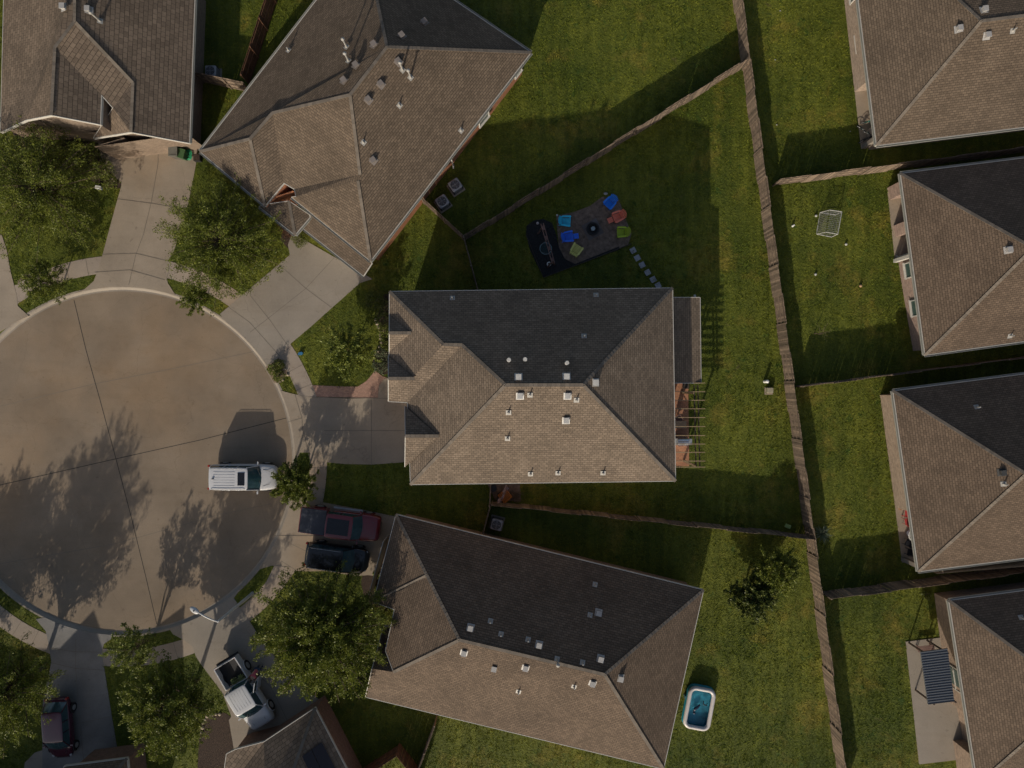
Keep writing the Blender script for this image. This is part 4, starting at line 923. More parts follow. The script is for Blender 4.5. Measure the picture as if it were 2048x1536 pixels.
    b = MB(); b.box((f-.04, 0, hood*.50), (.06, W*.50, hood*.22)); add('grille', b, DARKPL, t, local=True)
    # hood creases
    for sg in (-1, 1): b = MB(); b.bar((ws0+.22, sg*hw*.62, hood+.012), (f-.45, sg*hw*.46, hood*.955+.012), .02, .012); add('hood_crease', b, plain('panel_gap', (.03, .03, .03), rough=.7), t, local=True)
    wi = MB()
    for y_ in (-.45, .15): wi.bar((g3-.02, y_, belt+.02), (g3-.20, y_+.55, belt+.18), .02, .012)
    add('wiper', wi, DARKPL, t, local=True)
    t['_g'] = 0; del t['_g']
    return t, dict(g1=g1, g2=g2, zt=zt, hw=hw, f=f, r=r, belt=belt, ws0=ws0, wr=wr, pm=pm, xb1=xb1, hood=hood)
Z0 = {'white suv parked on the street at the kerb': -.13}
def sunroof(t, d, x0, x1, w):
    b = MB(); b.box(((x0+x1)/2, 0, d['zt']+.066), (x1-x0, w, .012)); add('sunroof', b, plain('sunroof_glass', (.012, .014, .018), rough=.15), t, local=True)
def rails(t, d, mat):
    for sg in (-1, 1):
        b = MB(); b.tube([(d['g1']+.15, sg*d['wr']*.92, d['zt']+.03), (d['g1']+.25, sg*d['wr']*.92, d['zt']+.09), (d['g2']-.35, sg*d['wr']*.92, d['zt']+.10), (d['g2']-.22, sg*d['wr']*.92, d['zt']+.04)], .02, 6); add('roof_rail', b, mat, t, local=True)
t, d = vehicle('suv', 'white suv parked on the street at the kerb', 'suv', 484, 955, R(-.5), 5.1, 2.02, 1.88, (.56, .56, .57), 'suv')
sunroof(t, d, d['g2']-.72, d['g2']-.22, .95); rails(t, d, STEEL)
b = MB()
for y in (-.5, -.3, -.1, .1, .3, .5): b.bar((d['g1']+.35, y, d['zt']+.055), (d['g2']-.95, y, d['zt']+.068), .02, .012)
add('roof_rib', b, plain('rib_grey', (.45, .45, .45)), t, local=True); b = MB(); b.box((d['g1']+.32, 0, d['zt']+.10), (.14, .05, .09)); add('antenna_fin', b, DARKPL, t, local=True)
t, d = vehicle('pickup_truck', 'dark red pickup with a black covered bed beside the lower house', 'pickup truck', 681, 1048, R(-7.5), 6.0, 2.05, 1.94, (.15, .014, .022), 'truck', roof_col='cover')
sunroof(t, d, d['g1']+.12, d['g2']-.25, 1.15)
for sg in (-1, 1): b = MB(); b.box((.35, sg*(d['hw']+.08), .48), (2.2, .14, .05)); add('running_board', b, STEEL, t, local=True)
t, d = vehicle('suv', 'black suv parked beside the dark red pickup', 'suv', 673, 1116, R(-8), 4.75, 1.95, 1.75, (.008, .008, .010), 'suv'); rails(t, d, STEEL)
t, d = vehicle('pickup_truck', 'white pickup with an open bed and an open door, a person leaning in', 'pickup truck', 490, 1387, math.atan2(-.857, .515), 5.6, 2.0, 1.92, (.52, .53, .55), 'truck')
wt = t; wd = d
b = MB()
for y in (-.55, -.33, -.11, .11, .33, .55): b.bar((d['g1']+.15, y, d['zt']+.05), (d['g2']-.3, y, d['zt']+.062), .018, .012)
add('roof_rib', b, plain('rib_grey', (.45, .45, .45)), t, local=True)
# open rear door on the left side
dm = MB(); hx = d['g1']+.95; hy = d['hw']; ang = R(38)
def dv(s_, z, off=0.): return (hx-math.cos(ang)*s_+math.sin(ang)*off, hy+math.sin(ang)*s_+math.cos(ang)*off, z)
dm.add([dv(0, .5), dv(.95, .5), dv(.95, d['belt']), dv(0, d['belt']), dv(0, .5, .09), dv(.95, .5, .09), dv(.95, d['belt'], .09), dv(0, d['belt'], .09)], [(0,1,2,3), (7,6,5,4), (0,4,5,1), (1,5,6,2), (2,6,7,3), (3,7,4,0)])
dm.bar(dv(0, d['belt'], .04), dv(.12, d['zt']-.05, .04), .05, .05); dm.bar(dv(.95, d['belt'], .04), dv(.80, d['zt']-.05, .04), .05, .05); dm.bar(dv(.12, d['zt']-.05, .04), dv(.80, d['zt']-.05, .04), .05, .05)
od = add('open_door', dm, d['pm'], t, local=True); dm = MB(); dm.bar(dv(.06, (d['belt']+d['zt'])/2, .04), dv(.88, (d['belt']+d['zt'])/2, .04), .015, d['zt']-d['belt']-.06); add('door_glass', dm, GLASS, od, local=True)
for i, (x, y, lb) in enumerate(((-1.95, -.15, 'pale green plant pot in the truck bed, left one'), (-1.9, .45, 'pale green plant pot in the truck bed, right one'))):
    M_ = wt.matrix_basis if False else Matrix.Translation(wt.location) @ Matrix.Rotation(wt.rotation_euler.z, 4, 'Z')
    p = M_ @ Vector((x+.75, y, .66)); q = thing('potted_plant', lb, 'plant', tuple(p), group='potted plants in the truck bed'); b = MB(); b.cyl((0,0,0), (0,0,.22), .13, .17, 14); add('pot', b, DARKPL, q, local=True)
    rng = random.Random(i); cen = []; dr = []
    for k in range(220):
        v = Vector((rng.gauss(0,1), rng.gauss(0,1), abs(rng.gauss(0,1)))).normalized()*rng.uniform(.1, .3); cen.append((v.x, v.y, .25+v.z*.7)); dr.append(tuple(v+Vector((rng.gauss(0,.1), rng.gauss(0,.1), .1))))
    leaf_mesh('foliage', cen, dr, .14, leafmat('pale_pot_leaves', (.25, .32, .14), (.45, .50, .28)), q, seed=i)
t, d = vehicle('car', 'maroon hatchback on the dark stained driveway', 'car', 116, 1459, R(-86), 4.6, 1.86, 1.55, (.06, .01, .028), 'hatch')

# ------------------------------------------------------------------ the person leaning into the white pickup
def person(label, px, py, rz, z=.04):
    t = thing('person', label, 'person', (*P(px, py)[:2], z), rz)
    J = {'pel': (0,0,.93,.155), 'sp': (.14,0,1.08,.150), 'ch': (.32,0,1.24,.175), 'nk': (.50,0,1.36,.065), 'hd': (.60,0,1.44,.085), 'ht': (.68,0,1.53,.085),
         'hl': (-.02,.11,.86,.105), 'kl': (.04,.13,.48,.070), 'al': (-.06,.14,.08,.048), 'tl': (.12,.15,.04,.035), 'hr': (-.02,-.11,.86,.105), 'kr': (.10,-.13,.48,.070), 'ar': (.02,-.14,.08,.048), 'tr': (.20,-.15,.04,.035),
         'sl': (.36,.19,1.27,.075), 'el': (.52,.26,1.05,.045), 'wl': (.74,.20,1.02,.030), 'pl': (.82,.18,1.02,.036), 'sr': (.36,-.19,1.27,.075), 'er': (.55,-.24,1.06,.045), 'wr': (.78,-.16,1.04,.030), 'pr': (.86,-.15,1.04,.036)}
    E = [('pel','sp'),('sp','ch'),('ch','nk'),('nk','hd'),('hd','ht'),('pel','hl'),('hl','kl'),('kl','al'),('al','tl'),('pel','hr'),('hr','kr'),('kr','ar'),('ar','tr'),('ch','sl'),('sl','el'),('el','wl'),('wl','pl'),('ch','sr'),('sr','er'),('er','wr'),('wr','pr')]
    for sd_, wp in (('l', 'pl'), ('r', 'pr')):
        x, y, z_, _ = J[wp]; s_ = 1 if sd_ == 'l' else -1
        for i, (dy, ln) in enumerate(((-.030, .075), (-.010, .085), (.010, .08), (.028, .062))):
            a, b_ = f'f{sd_}{i}a', f'f{sd_}{i}b'; J[a] = (x+.035, y+dy, z_, .010); J[b_] = (x+.035+ln, y+dy*1.1, z_-.03, .008); E += [(wp, a), (a, b_)]
        J[f't{sd_}'] = (x+.03, y-s_*.055, z_-.01, .010); E.append((wp, f't{sd_}'))
    def skin(name, keys, edges, grow, mat, parent, lv=1):
        me = bpy.data.meshes.new(name); ix = {k: i for i, k in enumerate(keys)}
        me.from_pydata([J[k][:3] for k in keys], [(ix[a], ix[b_]) for a, b_ in edges], []); me.materials.append(mat)
        o = bpy.data.objects.new(name, me); C.objects.link(o); o.parent = parent
        m = o.modifiers.new('skin', 'SKIN'); m.use_smooth_shade = True
        for i, k in enumerate(keys):
            r_ = J[k][3]*grow if grow > 0.5 else J[k][3]+grow; me.skin_vertices[0].data[i].radius = (r_, r_); me.skin_vertices[0].data[i].use_root = (i == 0)
        s2 = o.modifiers.new('sub', 'SUBSURF'); s2.levels = lv; s2.render_levels = lv; return o
    skin('body', list(J), E, 1.0, plain('skin', (.42, .26, .18), rough=.55, var=.05), t)
    k = ['sp', 'ch', 'sl', 'el', 'sr', 'er', 'pel']; skin('shirt', k, [('sp','ch'),('ch','sl'),('sl','el'),('ch','sr'),('sr','er'),('pel','sp')], 1.14, plain('pink_cloth', (.42, .085, .11), rough=.85), t)
    k = ['pel', 'hl', 'kl', 'al', 'hr', 'kr', 'ar']; skin('trousers', k, [('pel','hl'),('hl','kl'),('kl','al'),('pel','hr'),('hr','kr'),('kr','ar')], 1.16, plain('denim', (.035, .05, .085), rough=.9), t)
    b = MB(); b.sphere((.655, 0, 1.545), .105, 14, 10, 1.05, .85, .95); b.sphere((.56, 0, 1.50), .09, 12, 8, 1, .9, .9); add('hair', b, plain('dark_hair', (.03, .02, .015), rough=.6), t, local=True, smooth=True)
    b = MB()
    for s_ in (-1, 1): b.sphere((.755, s_*.033, 1.50), .012, 8, 6)
    b.sphere((.775, 0, 1.475), .016, 8, 6); b.box((.765, 0, 1.445), (.012, .045, .01)); add('face', b, plain('face_dark', (.2, .1, .08)), t, local=True)
    b = MB()
    for k_ in ('tl', 'tr'): x, y, z_, _ = J[k_]; b.box((x-.06, y, .03), (.27, .095, .06))
    add('shoe', b, DARKPL, t, local=True)
person('person in a pink shirt and jeans leaning into the white pickup', 523, 1330, math.atan2(-.92, -.40))

# ------------------------------------------------------------------ street lamp
t = thing('street_lamp', 'tall grey street lamp with a curved arm reaching over the kerb', 'street lamp', P(505, 1187))
b = MB(); b.cyl(P(505, 1187), P(434, 1255, 6.15), .09, .06, 12); top = P(505, 1187)+Vector((0,0,6.15))
b = MB(); b.cyl(P(505, 1187), top, .13, .08, 12); b.cyl(P(505, 1187), P(505, 1187)+Vector((0,0,.3)), .16, .13, 12); add('pole', b, plain('lamp_grey', (.46, .47, .48), rough=.4), t)
e = P(396, 1224, 6.6); m = (top+e)/2+Vector((0,0,.25)); pts = [top*(1-q)**2+m*2*q*(1-q)+e*q*q for q in [i/6 for i in range(7)]]
b = MB(); b.tube(pts, .05, 8); add('arm', b, MATS['lamp_grey'], t)
b = MB(); hd = e+(e-top).normalized()*.25; b.sphere(tuple(hd), .19, 14, 10, 1.9, 1.0, .55); o = add('lamp_head', b, plain('lamp_grey', (.46, .47, .48), rough=.4), t, smooth=True)
ca = math.atan2(e.y-top.y, e.x-top.x); vs = np.array([v.co[:] for v in o.data.vertices]); rel = vs-np.array(hd); c_, s_ = math.cos(ca), math.sin(ca)
for v, r_ in zip(o.data.vertices, rel): v.co = (hd.x+r_[0]*c_-r_[1]*s_, hd.y+r_[0]*s_+r_[1]*c_, hd.z+r_[2])
b = MB(); b.cyl(hd+Vector((0,0,.09)), hd+Vector((0,0,.17)), .045, .04, 10); add('photocell', b, DARKPL, o, local=True)

# ------------------------------------------------------------------ garden chairs, fire pit, swing, stepping stones
def adirondack(col, cname):
    t = thing('garden_chair', 'x', 'chair'); m = plain(cname, col, rough=.5, var=.08)
    b = MB()
    for i in range(6): b.box((.30-i*.095, 0, .36-i*.028), (.085, .52, .02), tilt=Matrix.Rotation(R(-16), 4, 'Y'))
    add('seat', b, m, t, local=True)
    b = MB(); n = 7
    for i in range(n):
        y = (i-3)*.083; hh = .74-.16*((i-3)/3)**2; sp = 1+.22
        b.bar((-.25, y, .22), (-.25-hh*.50, y*sp, .22+hh*.86), .07, .018, up=(1, 0, .6))
    b.bar((-.42, -.28, .52), (-.42, .28, .52), .03, .05); add('backrest', b, m, t, local=True)
    for s_ in (-1, 1):
        b = MB(); b.prism([(-.42, s_*.27), (-.30, s_*.39), (.10, s_*.42), (.30, s_*.43), (.36, s_*.36), (.32, s_*.29), (.05, s_*.28), (-.35, s_*.25)], .52, .545); add('armrest', b, m, t, local=True)
        b = MB(); b.bar((.28, s_*.30, 0), (.28, s_*.30, .52), .03, .10, up=(1,0,0)); add('leg', b, m, t, local=True)
        b = MB(); b.bar((-.52, s_*.27, .02), (.33, s_*.27, .33), .03, .10); add('leg', b, m, t, local=True)
        b = MB(); b.bar((-.32, s_*.30, .10), (-.38, s_*.30, .52), .03, .07, up=(1,0,0)); add('arm_bracket', b, m, t, local=True)
    return t
def footrest(t, m, L=.38):
    b = MB()
    for i in range(5): b.box((.42+i*.08, 0, .30-i*.012), (.07, .40, .02))
    for s_ in (-1, 1): b.bar((.38, s_*.17, .27), (.78, s_*.17, .24), .03, .04); b.bar((.72, s_*.17, 0), (.72, s_*.17, .25), .03, .04)
    add('footrest', b, m, t, local=True)
GZ = .03
for cn, col, x, y, ang, lb, ft in (
    ('bright_blue_plastic', (.015, .20, .80), 1219, 407, 215+12, 'bright blue garden chair, topmost round the fire pit', 0),
    ('coral_plastic', (.80, .20, .12), 1235, 434, 203, 'coral orange garden chair with its footrest pulled out', 1),
    ('lime_plastic', (.34, .46, .02), 1243, 465, 182, 'lime green garden chair at the right of the fire pit', 0),
    ('cyan_plastic', (.03, .55, .80), 1132, 443, -4, 'light cyan blue garden chair left of the fire pit', 0),
    ('royal_blue_plastic', (.03, .17, .85), 1137, 474, 8, 'royal blue garden chair with a footrest, below the cyan one', 1),
    ('yellow_plastic', (.66, .62, .18), 1153, 499, 58, 'pale yellow garden chair at the lower left of the fire pit', 0)):
    t = adirondack(col, cn); t['label'] = lb; t['group'] = 'garden chairs round the fire pit'; t.location = (*P(x, y, .35)[:2], GZ); t.rotation_euler.z = R(ang)
    if ft: footrest(t, MATS[cn])
t = thing('fire_pit', 'round black metal fire pit on a square of pavers', 'fire pit', P(1185, 459), R(28))
b = MB()
for i in range(3):
    for j in range(3): b.box((-.43+.43*i, -.43+.43*j, .02), (.415, .415, .06))
add('paver_base', b, plain('grey_paver', (.16, .14, .135), rough=.9, island=.3), t, local=True)
b = MB(); b.ring((0, 0, .30), .44, .05, 32, 8); b.cyl((0,0,.05), (0,0,.28), .46, .46, 28, cap=False); b.ring((0, 0, .36), .36, .02, 28, 6); add('ring_wall', b, plain('black_iron', (.012, .013, .015), rough=.5), t, local=True)
b = MB(); b.cyl((0,0,.04), (0,0,.14), .42, .42, 24); add('ash_bed', b, plain('dark_ash', (.03, .03, .03), rough=.95), t, local=True)
b = MB(); b.prism([(-.16, -.10), (.02, -.17), (.15, -.08), (.16, .09), (.02, .16), (-.12, .12)], .30, .34); add('lid', b, plain('pale_grey_stone', (.30, .36, .38), rough=.5, var=.3, nscale=9), t, local=True)
for i, (x, y) in enumerate(((1266, 501), (1274.5, 516), (1284, 530), (1295, 545), (1306, 559), (1316, 571))):
    b = MB(); p = P(x, y); b.prism([(p.x+math.cos(R(28))*a-math.sin(R(28))*c, p.y+math.sin(R(28))*a+math.cos(R(28))*c) for a, c in ((-.21,-.21),(.21,-.21),(.21,.21),(-.21,.21))], 0, .05)
    names = ['farthest from the house', 'second from the fire pit', 'third from the fire pit', 'third from the house', 'second from the house', 'nearest the house eave']
    tag(add('stepping_stone', b, plain('stepping_stone_grey', (.33, .33, .36), rough=.85)), 'square grey stepping stone in the lawn, '+names[i], 'stepping stone', 'stepping stones from the fire pit')
# swing frame
FR = plain('reddish_frame_wood', (.17, .10, .085), rough=.8, var=.2)
t = thing('swing_frame', 'timber swing frame with a double top beam over the black mulch', 'swing', P(1093, 491))
a, c = P(1084, 447, 2.2), P(1107, 527, 2.2); dd = (c-a).normalized(); nn = Vector((-dd.y, dd.x, 0))
b = MB()
for s_ in (-1, 1): b.bar(a+nn*.09*s_, c+nn*.09*s_, .05, .12)
for q in (.12, .36, .62, .90): b.bar(a+(c-a)*q-nn*.12, a+(c-a)*q+nn*.12, .28, .05)
add('top_beam', b, FR, t)
for e_, s2 in ((a, 1), (c, -1)):
    for s_ in (-1, 1): b = MB(); q = e_+dd*.2*s2; b.bar(q, Vector((q.x, q.y, 0))+nn*s_*.28, .09, .09); add('leg', b, FR, t)
t = thing('net_swing', 'round net swing with a pale rim hanging from the timber frame', 'swing', P(1091, 496))
cc = P(1091.5, 497, .5); b = MB(); b.ring(cc, .44, .022, 32, 8); add('rim', b, plain('teal_rim', (.16, .25, .28), rough=.6), t)
b = MB()
for i in range(-4, 5):
    o_ = i*.095; hl = math.sqrt(max(.001, .43**2-o_**2)); b.bar(cc+Vector((-hl, o_, 0)), cc+Vector((hl, o_, 0)), .012, .012); b.bar(cc+Vector((o_, -hl, 0)), cc+Vector((o_, hl, 0)), .012, .012)
add('net', b, plain('teal_cord', (.03, .10, .11), rough=.8), t)
b = MB()
for an in (40, 130, 220, 310):
    q = cc+Vector((math.cos(R(an)), math.sin(R(an)), 0))*.44; tp = a+(c-a)*(.42 if math.sin(R(an)) > 0 else .78); b.cyl(q, tp, .012, .012, 6)
add('rope', b, plain('rope_grey', (.2, .2, .2)), t)
b = MB(); b.ring(P(1098, 528, .1), .13, .045, 16, 8); tag(add('toy_ring', b, WHITEP, smooth=True), 'small white curved toy at the lower end of the mulch bed', 'toy')
b = MB(); p = P(1075, 447); b.sphere((p.x, p.y, .12), .11, 12, 8); tag(add('ball', b, plain('pinkish_white', (.5, .45, .45)), smooth=True), 'pale ball at the top end of the black mulch bed', 'ball')
b = MB(); p = P(1114, 431); b.sphere((p.x, p.y, .1), .09, 10, 8, 1, .8, 1.3); tag(add('garden_light', b, WHITEP, smooth=True), 'small white garden light beside the cyan chair', 'garden light')
b = MB(); p = P(1211, 388); b.sphere((p.x, p.y, .1), .13, 10, 8, 1.3, .8, .6); tag(add('rock', b, plain('grey_white_rock', (.35, .35, .36)), smooth=False), 'grey white rock beside the topmost blue chair', 'rock')
# wooden edging of the play area
b = MB()
for e1, e2 in (((1052, 470), (1087, 555)), ((1087, 555), (1170, 524)), ((1170, 524), (1262, 488))): b.bar(P(*e1)+Vector((0,0,.05)), P(*e2)+Vector((0,0,.05)), .05, .1)
tag(add('garden_edging', b, DK), 'dark board edging round the mulch and dirt play area', 'edging')

# ------------------------------------------------------------------ other yard objects
def ac_unit():
    t = thing('air_conditioner', 'x', 'air conditioner'); cs = plain('ac_grey', (.34, .34, .36), rough=.5, var=.06)
    b = MB(); b.box((0, 0, .04), (1.05, 1.05, .08)); add('pad', b, DRIVE2, t, local=True)
    b = MB(); b.box((0, 0, .48), (.84, .84, .80)); o = add('cabinet', b, cs, t, local=True); m = o.modifiers.new('bevel', 'BEVEL'); m.width = .10; m.segments = 3
    b = MB()
    for i in range(9): b.box((0, 0, .16+i*.075), (.855, .855, .012))
    add('louvre', b, DARKPL, t, local=True)
    b = MB(); b.cyl((0,0,.882), (0,0,.888), .34, .34, 28); add('fan_well', b, plain('fan_dark', (.03, .03, .035)), t, local=True)
    b = MB()
    for i in range(4):
        a = i*math.pi/2; b.add([(math.cos(a)*.05, math.sin(a)*.05, .893), (math.cos(a-.3)*.31, math.sin(a-.3)*.31, .893), (math.cos(a+.35)*.31, math.sin(a+.35)*.31, .905)], [(0, 1, 2)])
    b.cyl((0,0,.885), (0,0,.91), .07, .07, 12); add('fan', b, plain('fan_grey', (.14, .14, .15)), t, local=True)
    b = MB()
    for r_ in (.12, .20, .28, .35): b.ring((0,0,.925), r_, .006, 26, 5)
    for i in range(8): a = i*math.pi/4; b.bar((0,0,.925), (math.cos(a)*.36, math.sin(a)*.36, .925), .01, .01)
    add('grille', b, cs, t, local=True); return t
proto = ac_unit()
for i, (x, y, rz, lb) in enumerate(((420, 141, 0, 'air conditioner beside the top left house wall'), (910, 369, 34, 'upper of the two air conditioners beside the rotated house'), (884, 402, 34, 'lower of the two air conditioners beside the rotated house'), (993, 1050, -14, 'air conditioner above the wall of the lower house'))):
    o = proto if i == 0 else copy_tree(proto); o.location = (*P(x, y, .9)[:2], 0); o.rotation_euler.z = R(rz); o['label'] = lb; o['group'] = 'air conditioners beside the houses'
# bin, hose, pots
t = thing('trash_bin', 'wheeled bin with a dark lid at the top of the long driveway', 'bin', (*P(346, 303, 1)[:2], .03)); bm_ = plain('bin_brown', (.10, .09, .08), rough=.6)
b = MB(); b.add([(-.24,-.28,0),(.24,-.28,0),(.24,.28,0),(-.24,.28,0),(-.30,-.34,.95),(.30,-.34,.95),(.30,.34,.95),(-.30,.34,.95)], [(0,3,2,1),(4,5,6,7),(0,1,5,4),(1,2,6,5),(2,3,7,6),(3,0,4,7)]); add('bin_body', b, bm_, t, local=True)
b = MB(); b.box((0, .02, 1.0), (.66, .76, .07)); b.box((0, -.30, 1.04), (.5, .06, .04)); add('lid', b, plain('bin_lid', (.14, .14, .12), rough=.5), t, local=True)
for s_ in (-1, 1): b = MB(); b.cyl((s_*.22, .36, .1), (s_*.28, .36, .1), .1, .1, 14); add('wheel', b, RUBBER, t, local=True)
t = thing('recycling_bin', 'green wheeled bin beside the brown one on the long driveway', 'bin', (*P(362, 307, .8)[:2], .03), R(-15)); b = MB(); b.add([(-.20,-.26,0),(.20,-.26,0),(.20,.26,0),(-.20,.26,0),(-.26,-.32,.8),(.26,-.32,.8),(.26,.32,.8),(-.26,.32,.8)], [(0,3,2,1),(4,5,6,7),(0,1,5,4),(1,2,6,5),(2,3,7,6),(3,0,4,7)]); add('bin_body', b, plain('bin_green', (.035, .09, .04), rough=.6), t, local=True)
b = MB(); b.box((0, 0, .83), (.56, .70, .05)); add('lid', b, plain('bin_green_lid', (.05, .11, .04), rough=.5), t, local=True)
b = MB(); rng = random.Random(3); c0 = P(377, 311); pts = []
for i in range(150):
    a = i*.42; r_ = .20+.16*math.sin(i*.61)+.08*rng.random(); pts.append((c0.x+math.cos(a)*r_+.08*math.sin(i*.23), c0.y+math.sin(a)*r_, .05+.14*abs(math.sin(i*.31))))
b.tube(pts, .017, 5); tag(add('garden_hose', b, plain('green_hose', (.04, .42, .20), rough=.5)), 'tangled green garden hose on the driveway by the roof corner', 'hose')
t = thing('planter', 'dark square planter at the roof corner of the rotated house', 'planter', P(398, 318)); b = MB(); b.box((0,0,.2), (.5, .5, .4)); add('pot', b, DARKPL, t, local=True); b = MB(); b.box((0,0,.4), (.42, .42, .03)); add('soil', b, BARKM, t, local=True)
t = thing('rock_pile', 'pile of white rocks at the entry path of the top left house', 'rocks', P(239, 301)); rng = random.Random(4)
for i in range(12): b = MB(); b.sphere((rng.uniform(-.35, .35), rng.uniform(-.5, .5), .1), rng.uniform(.10, .2), 7, 5, 1, rng.uniform(.7, 1.2), .8); add('rock', b, plain('white_rock', (.36, .34, .32), var=.2), t, local=True)
b = MB(); p = P(201, 377); b.box((p.x, p.y, .15), (.38, .2, .3), R(-10)); b.box((p.x, p.y, .32), (.42, .24, .04), R(-10)); tag(add('utility_box', b, WHITEP), 'small white box on the lawn left of the long driveway', 'utility box')
b = MB(); p = P(602, 707); b.prism([(p.x+dx, p.y+dy) for dx, dy in ((-.2, -.08), (-.1, -.13), (.12, -.1), (.2, .02), (.12, .12), (-.12, .08))], 0, .2); tag(add('toy', b, plain('blue_plastic', (.03, .15, .30))), 'small blue plastic object lying on the front lawn of the central house', 'toy')
def stones(pts, label, rr=.13):
    t = thing('stone_edging', label, 'edging', P(*pts[0])); rng = random.Random(len(pts)); b = MB()
    for (x0, y0), (x1, y1) in zip(pts, pts[1:]):
        n = max(1, int(math.hypot(x1-x0, y1-y0)/S/(rr*2.1)))
        for i in range(n):
            p = P(x0+(x1-x0)*i/n, y0+(y1-y0)*i/n); b.sphere((p.x, p.y, .05), rr*rng.uniform(.8, 1.15), 7, 5, 1, rng.uniform(.8, 1.1), .7)
    add('stone', b, plain('edging_stone', (.36, .30, .22), rough=.9, var=.25), t)
stones([(752, 640), (760, 662), (763, 685), (756, 703), (748, 718)], 'row of stones edging the front bed of the central house')
stones([(404, 1465), (407, 1445), (415, 1432), (432, 1428), (448, 1428)], 'row of pale stones edging the dark bed beside the white pickup')
stones([(570, 738), (576, 750), (566, 760), (555, 764)], 'tan stones at the corner of the pale dirt bed')
stones([(202, 322), (214, 345), (232, 366)], 'stones along the entry path of the top left house', .1)
# utility pedestals by the back fence
t = thing('utility_pedestal', 'white round utility post on the lawn near the back fence', 'utility post', P(1529, 763)); b = MB(); b.cyl((0,0,0), (0,0,.6), .12, .12, 16); add('post_body', b, WHITEP, t, local=True); b = MB(); b.sphere((0,0,.6), .13, 14, 8, 1, 1, .5); add('cap', b, WHITEP, t, local=True, smooth=True)
t = thing('utility_box', 'square tan utility box on the lawn beside the white utility post', 'utility box', P(1537, 782)); b = MB(); b.box((0,0,.02), (.62, .55, .08)); add('pad', b, DRIVE, t, local=True)
b = MB(); b.box((0,.06,.22), (.46, .38, .36)); o = add('cabinet', b, plain('box_tan', (.30, .27, .19)), t, local=True); m = o.modifiers.new('bevel', 'BEVEL'); m.width = .02
b = MB(); p = P(1575, 1052); b.box((p.x, p.y, .06), (.42, .28, .12), R(-20)); tag(add('toy', b, plain('pale_green', (.35, .45, .15))), 'pale green flat box on the lawn in the lower fence corner', 'toy')
# soccer goal
def cylw(b, a, c, r_=.02): b.cyl(a, c, r_, r_, 8)
t = thing('soccer_goal', 'white soccer goal with a net on the lawn', 'soccer goal', P(1655, 450)); fr = MB()
A1, A2 = P(1671, 430), P(1663, 474); B1, B2 = P(1640, 425), P(1633, 468); T1, T2 = P(1672, 429, 1.0), P(1663.5, 475.5, 1.0)
T1 = A1+Vector((0,0,1.0)); T2 = A2+Vector((0,0,1.0)); U1 = B1+(A1-B1)*.25+Vector((0,0,.95)); U2 = B2+(A2-B2)*.25+Vector((0,0,.95))
for q1, q2 in ((A1, T1), (A2, T2), (T1, T2), (A1, B1), (A2, B2), (B1, B2), (T1, U1), (T2, U2), (U1, B1), (U2, B2)): cylw(fr, q1, q2, .028)
add('goal_frame', fr, plain('dull_white_ball', (.40, .40, .38)), t); nt_ = MB()
for i in range(13):
    q = i/12; nt_.bar(U1+(U2-U1)*q, B1+(B2-B1)*q, .009, .009); nt_.bar(T1+(T2-T1)*q, U1+(U2-U1)*q, .009, .009)
for i in range(9):
    q = i/8; nt_.bar(U1+(B1-U1)*q, U2+(B2-U2)*q, .009, .009); nt_.bar(T1+(U1-T1)*q, T2+(U2-T2)*q, .009, .009)
    nt_.bar(A1+(B1-A1)*q, T1+(U1-T1)*q, .009, .009); nt_.bar(A2+(B2-A2)*q, T2+(U2-T2)*q, .009, .009)
add('net', nt_, plain('net_white', (.30, .30, .31)), t)
for x, y, lb in ((1631, 432, 'white ball left of the soccer goal'), (1691, 489, 'white ball below right of the soccer goal'), (1630, 549, 'white ball lowest in the soccer goal yard')):
    b = MB(); p = P(x, y); b.sphere((p.x, p.y, .10), .10, 14, 10); tag(add('ball', b, plain('dull_white_ball', (.40, .40, .38)), smooth=True), lb, 'ball', 'balls on the lawn')
b = MB(); p = P(1720, 572); b.sphere((p.x, p.y, .10), .11, 14, 10); tag(add('ball', b, plain('tan_ball', (.40, .25, .14)), smooth=True), 'tan ball on the lawn between the goal and the house wall', 'ball', 'balls on the lawn')
b = MB(); p = P(1585, 452); b.cyl(p, p+Vector((0,0,.32)), .09, .05, 12); tag(add('marker_cone', b, WHITEP), 'small white cone near the back fence, left of the goal', 'cone')
# inflatable pool
t = thing('inflatable_pool', 'blue and white inflatable pool filled with water beside the lower house', 'pool', (*P(1397, 1414, .3)[:2], 0), R(90-10.5)-math.pi/2)
def rrect(a, c, r_, n=7):
    pts = []
    for sx, sy, st in ((1, 1, 0), (-1, 1, 90), (-1, -1, 180), (1, -1, 270)):
        for i in range(n+1): q = R(st+90*i/n); pts.append((sx*(a-r_)+math.cos(q)*r_, sy*(c-r_)+math.sin(q)*r_))
    return pts
def tubeloop(b, pts, z, r_, n=10):
    m_ = len(pts); vs = []
    for i in range(m_):
        p = Vector((*pts[i], z)); d_ = (Vector(pts[(i+1)%m_])-Vector(pts[i-1])).normalized(); nn_ = Vector((d_.y, -d_.x, 0))
        for k in range(n): q = 2*math.pi*k/n; vs.append(p+nn_*(math.cos(q)*r_)+Vector((0,0,math.sin(q)*r_)))
    b.add(vs, [(i*n+k, ((i+1)%m_)*n+k, ((i+1)%m_)*n+(k+1)%n, i*n+(k+1)%n) for i in range(m_) for k in range(n)])
pm1 = plain('pool_blue_vinyl', (.02, .25, .34), rough=.25, var=.08); pm2 = plain('pool_white_vinyl', (.60, .56, .54), rough=.3, var=.04)
b = MB(); tubeloop(b, rrect(.93, 1.50, .46), .13, .14); tubeloop(b, rrect(.93, 1.50, .46), .34, .14); add('lower_tube', b, pm1, t, local=True, smooth=True)
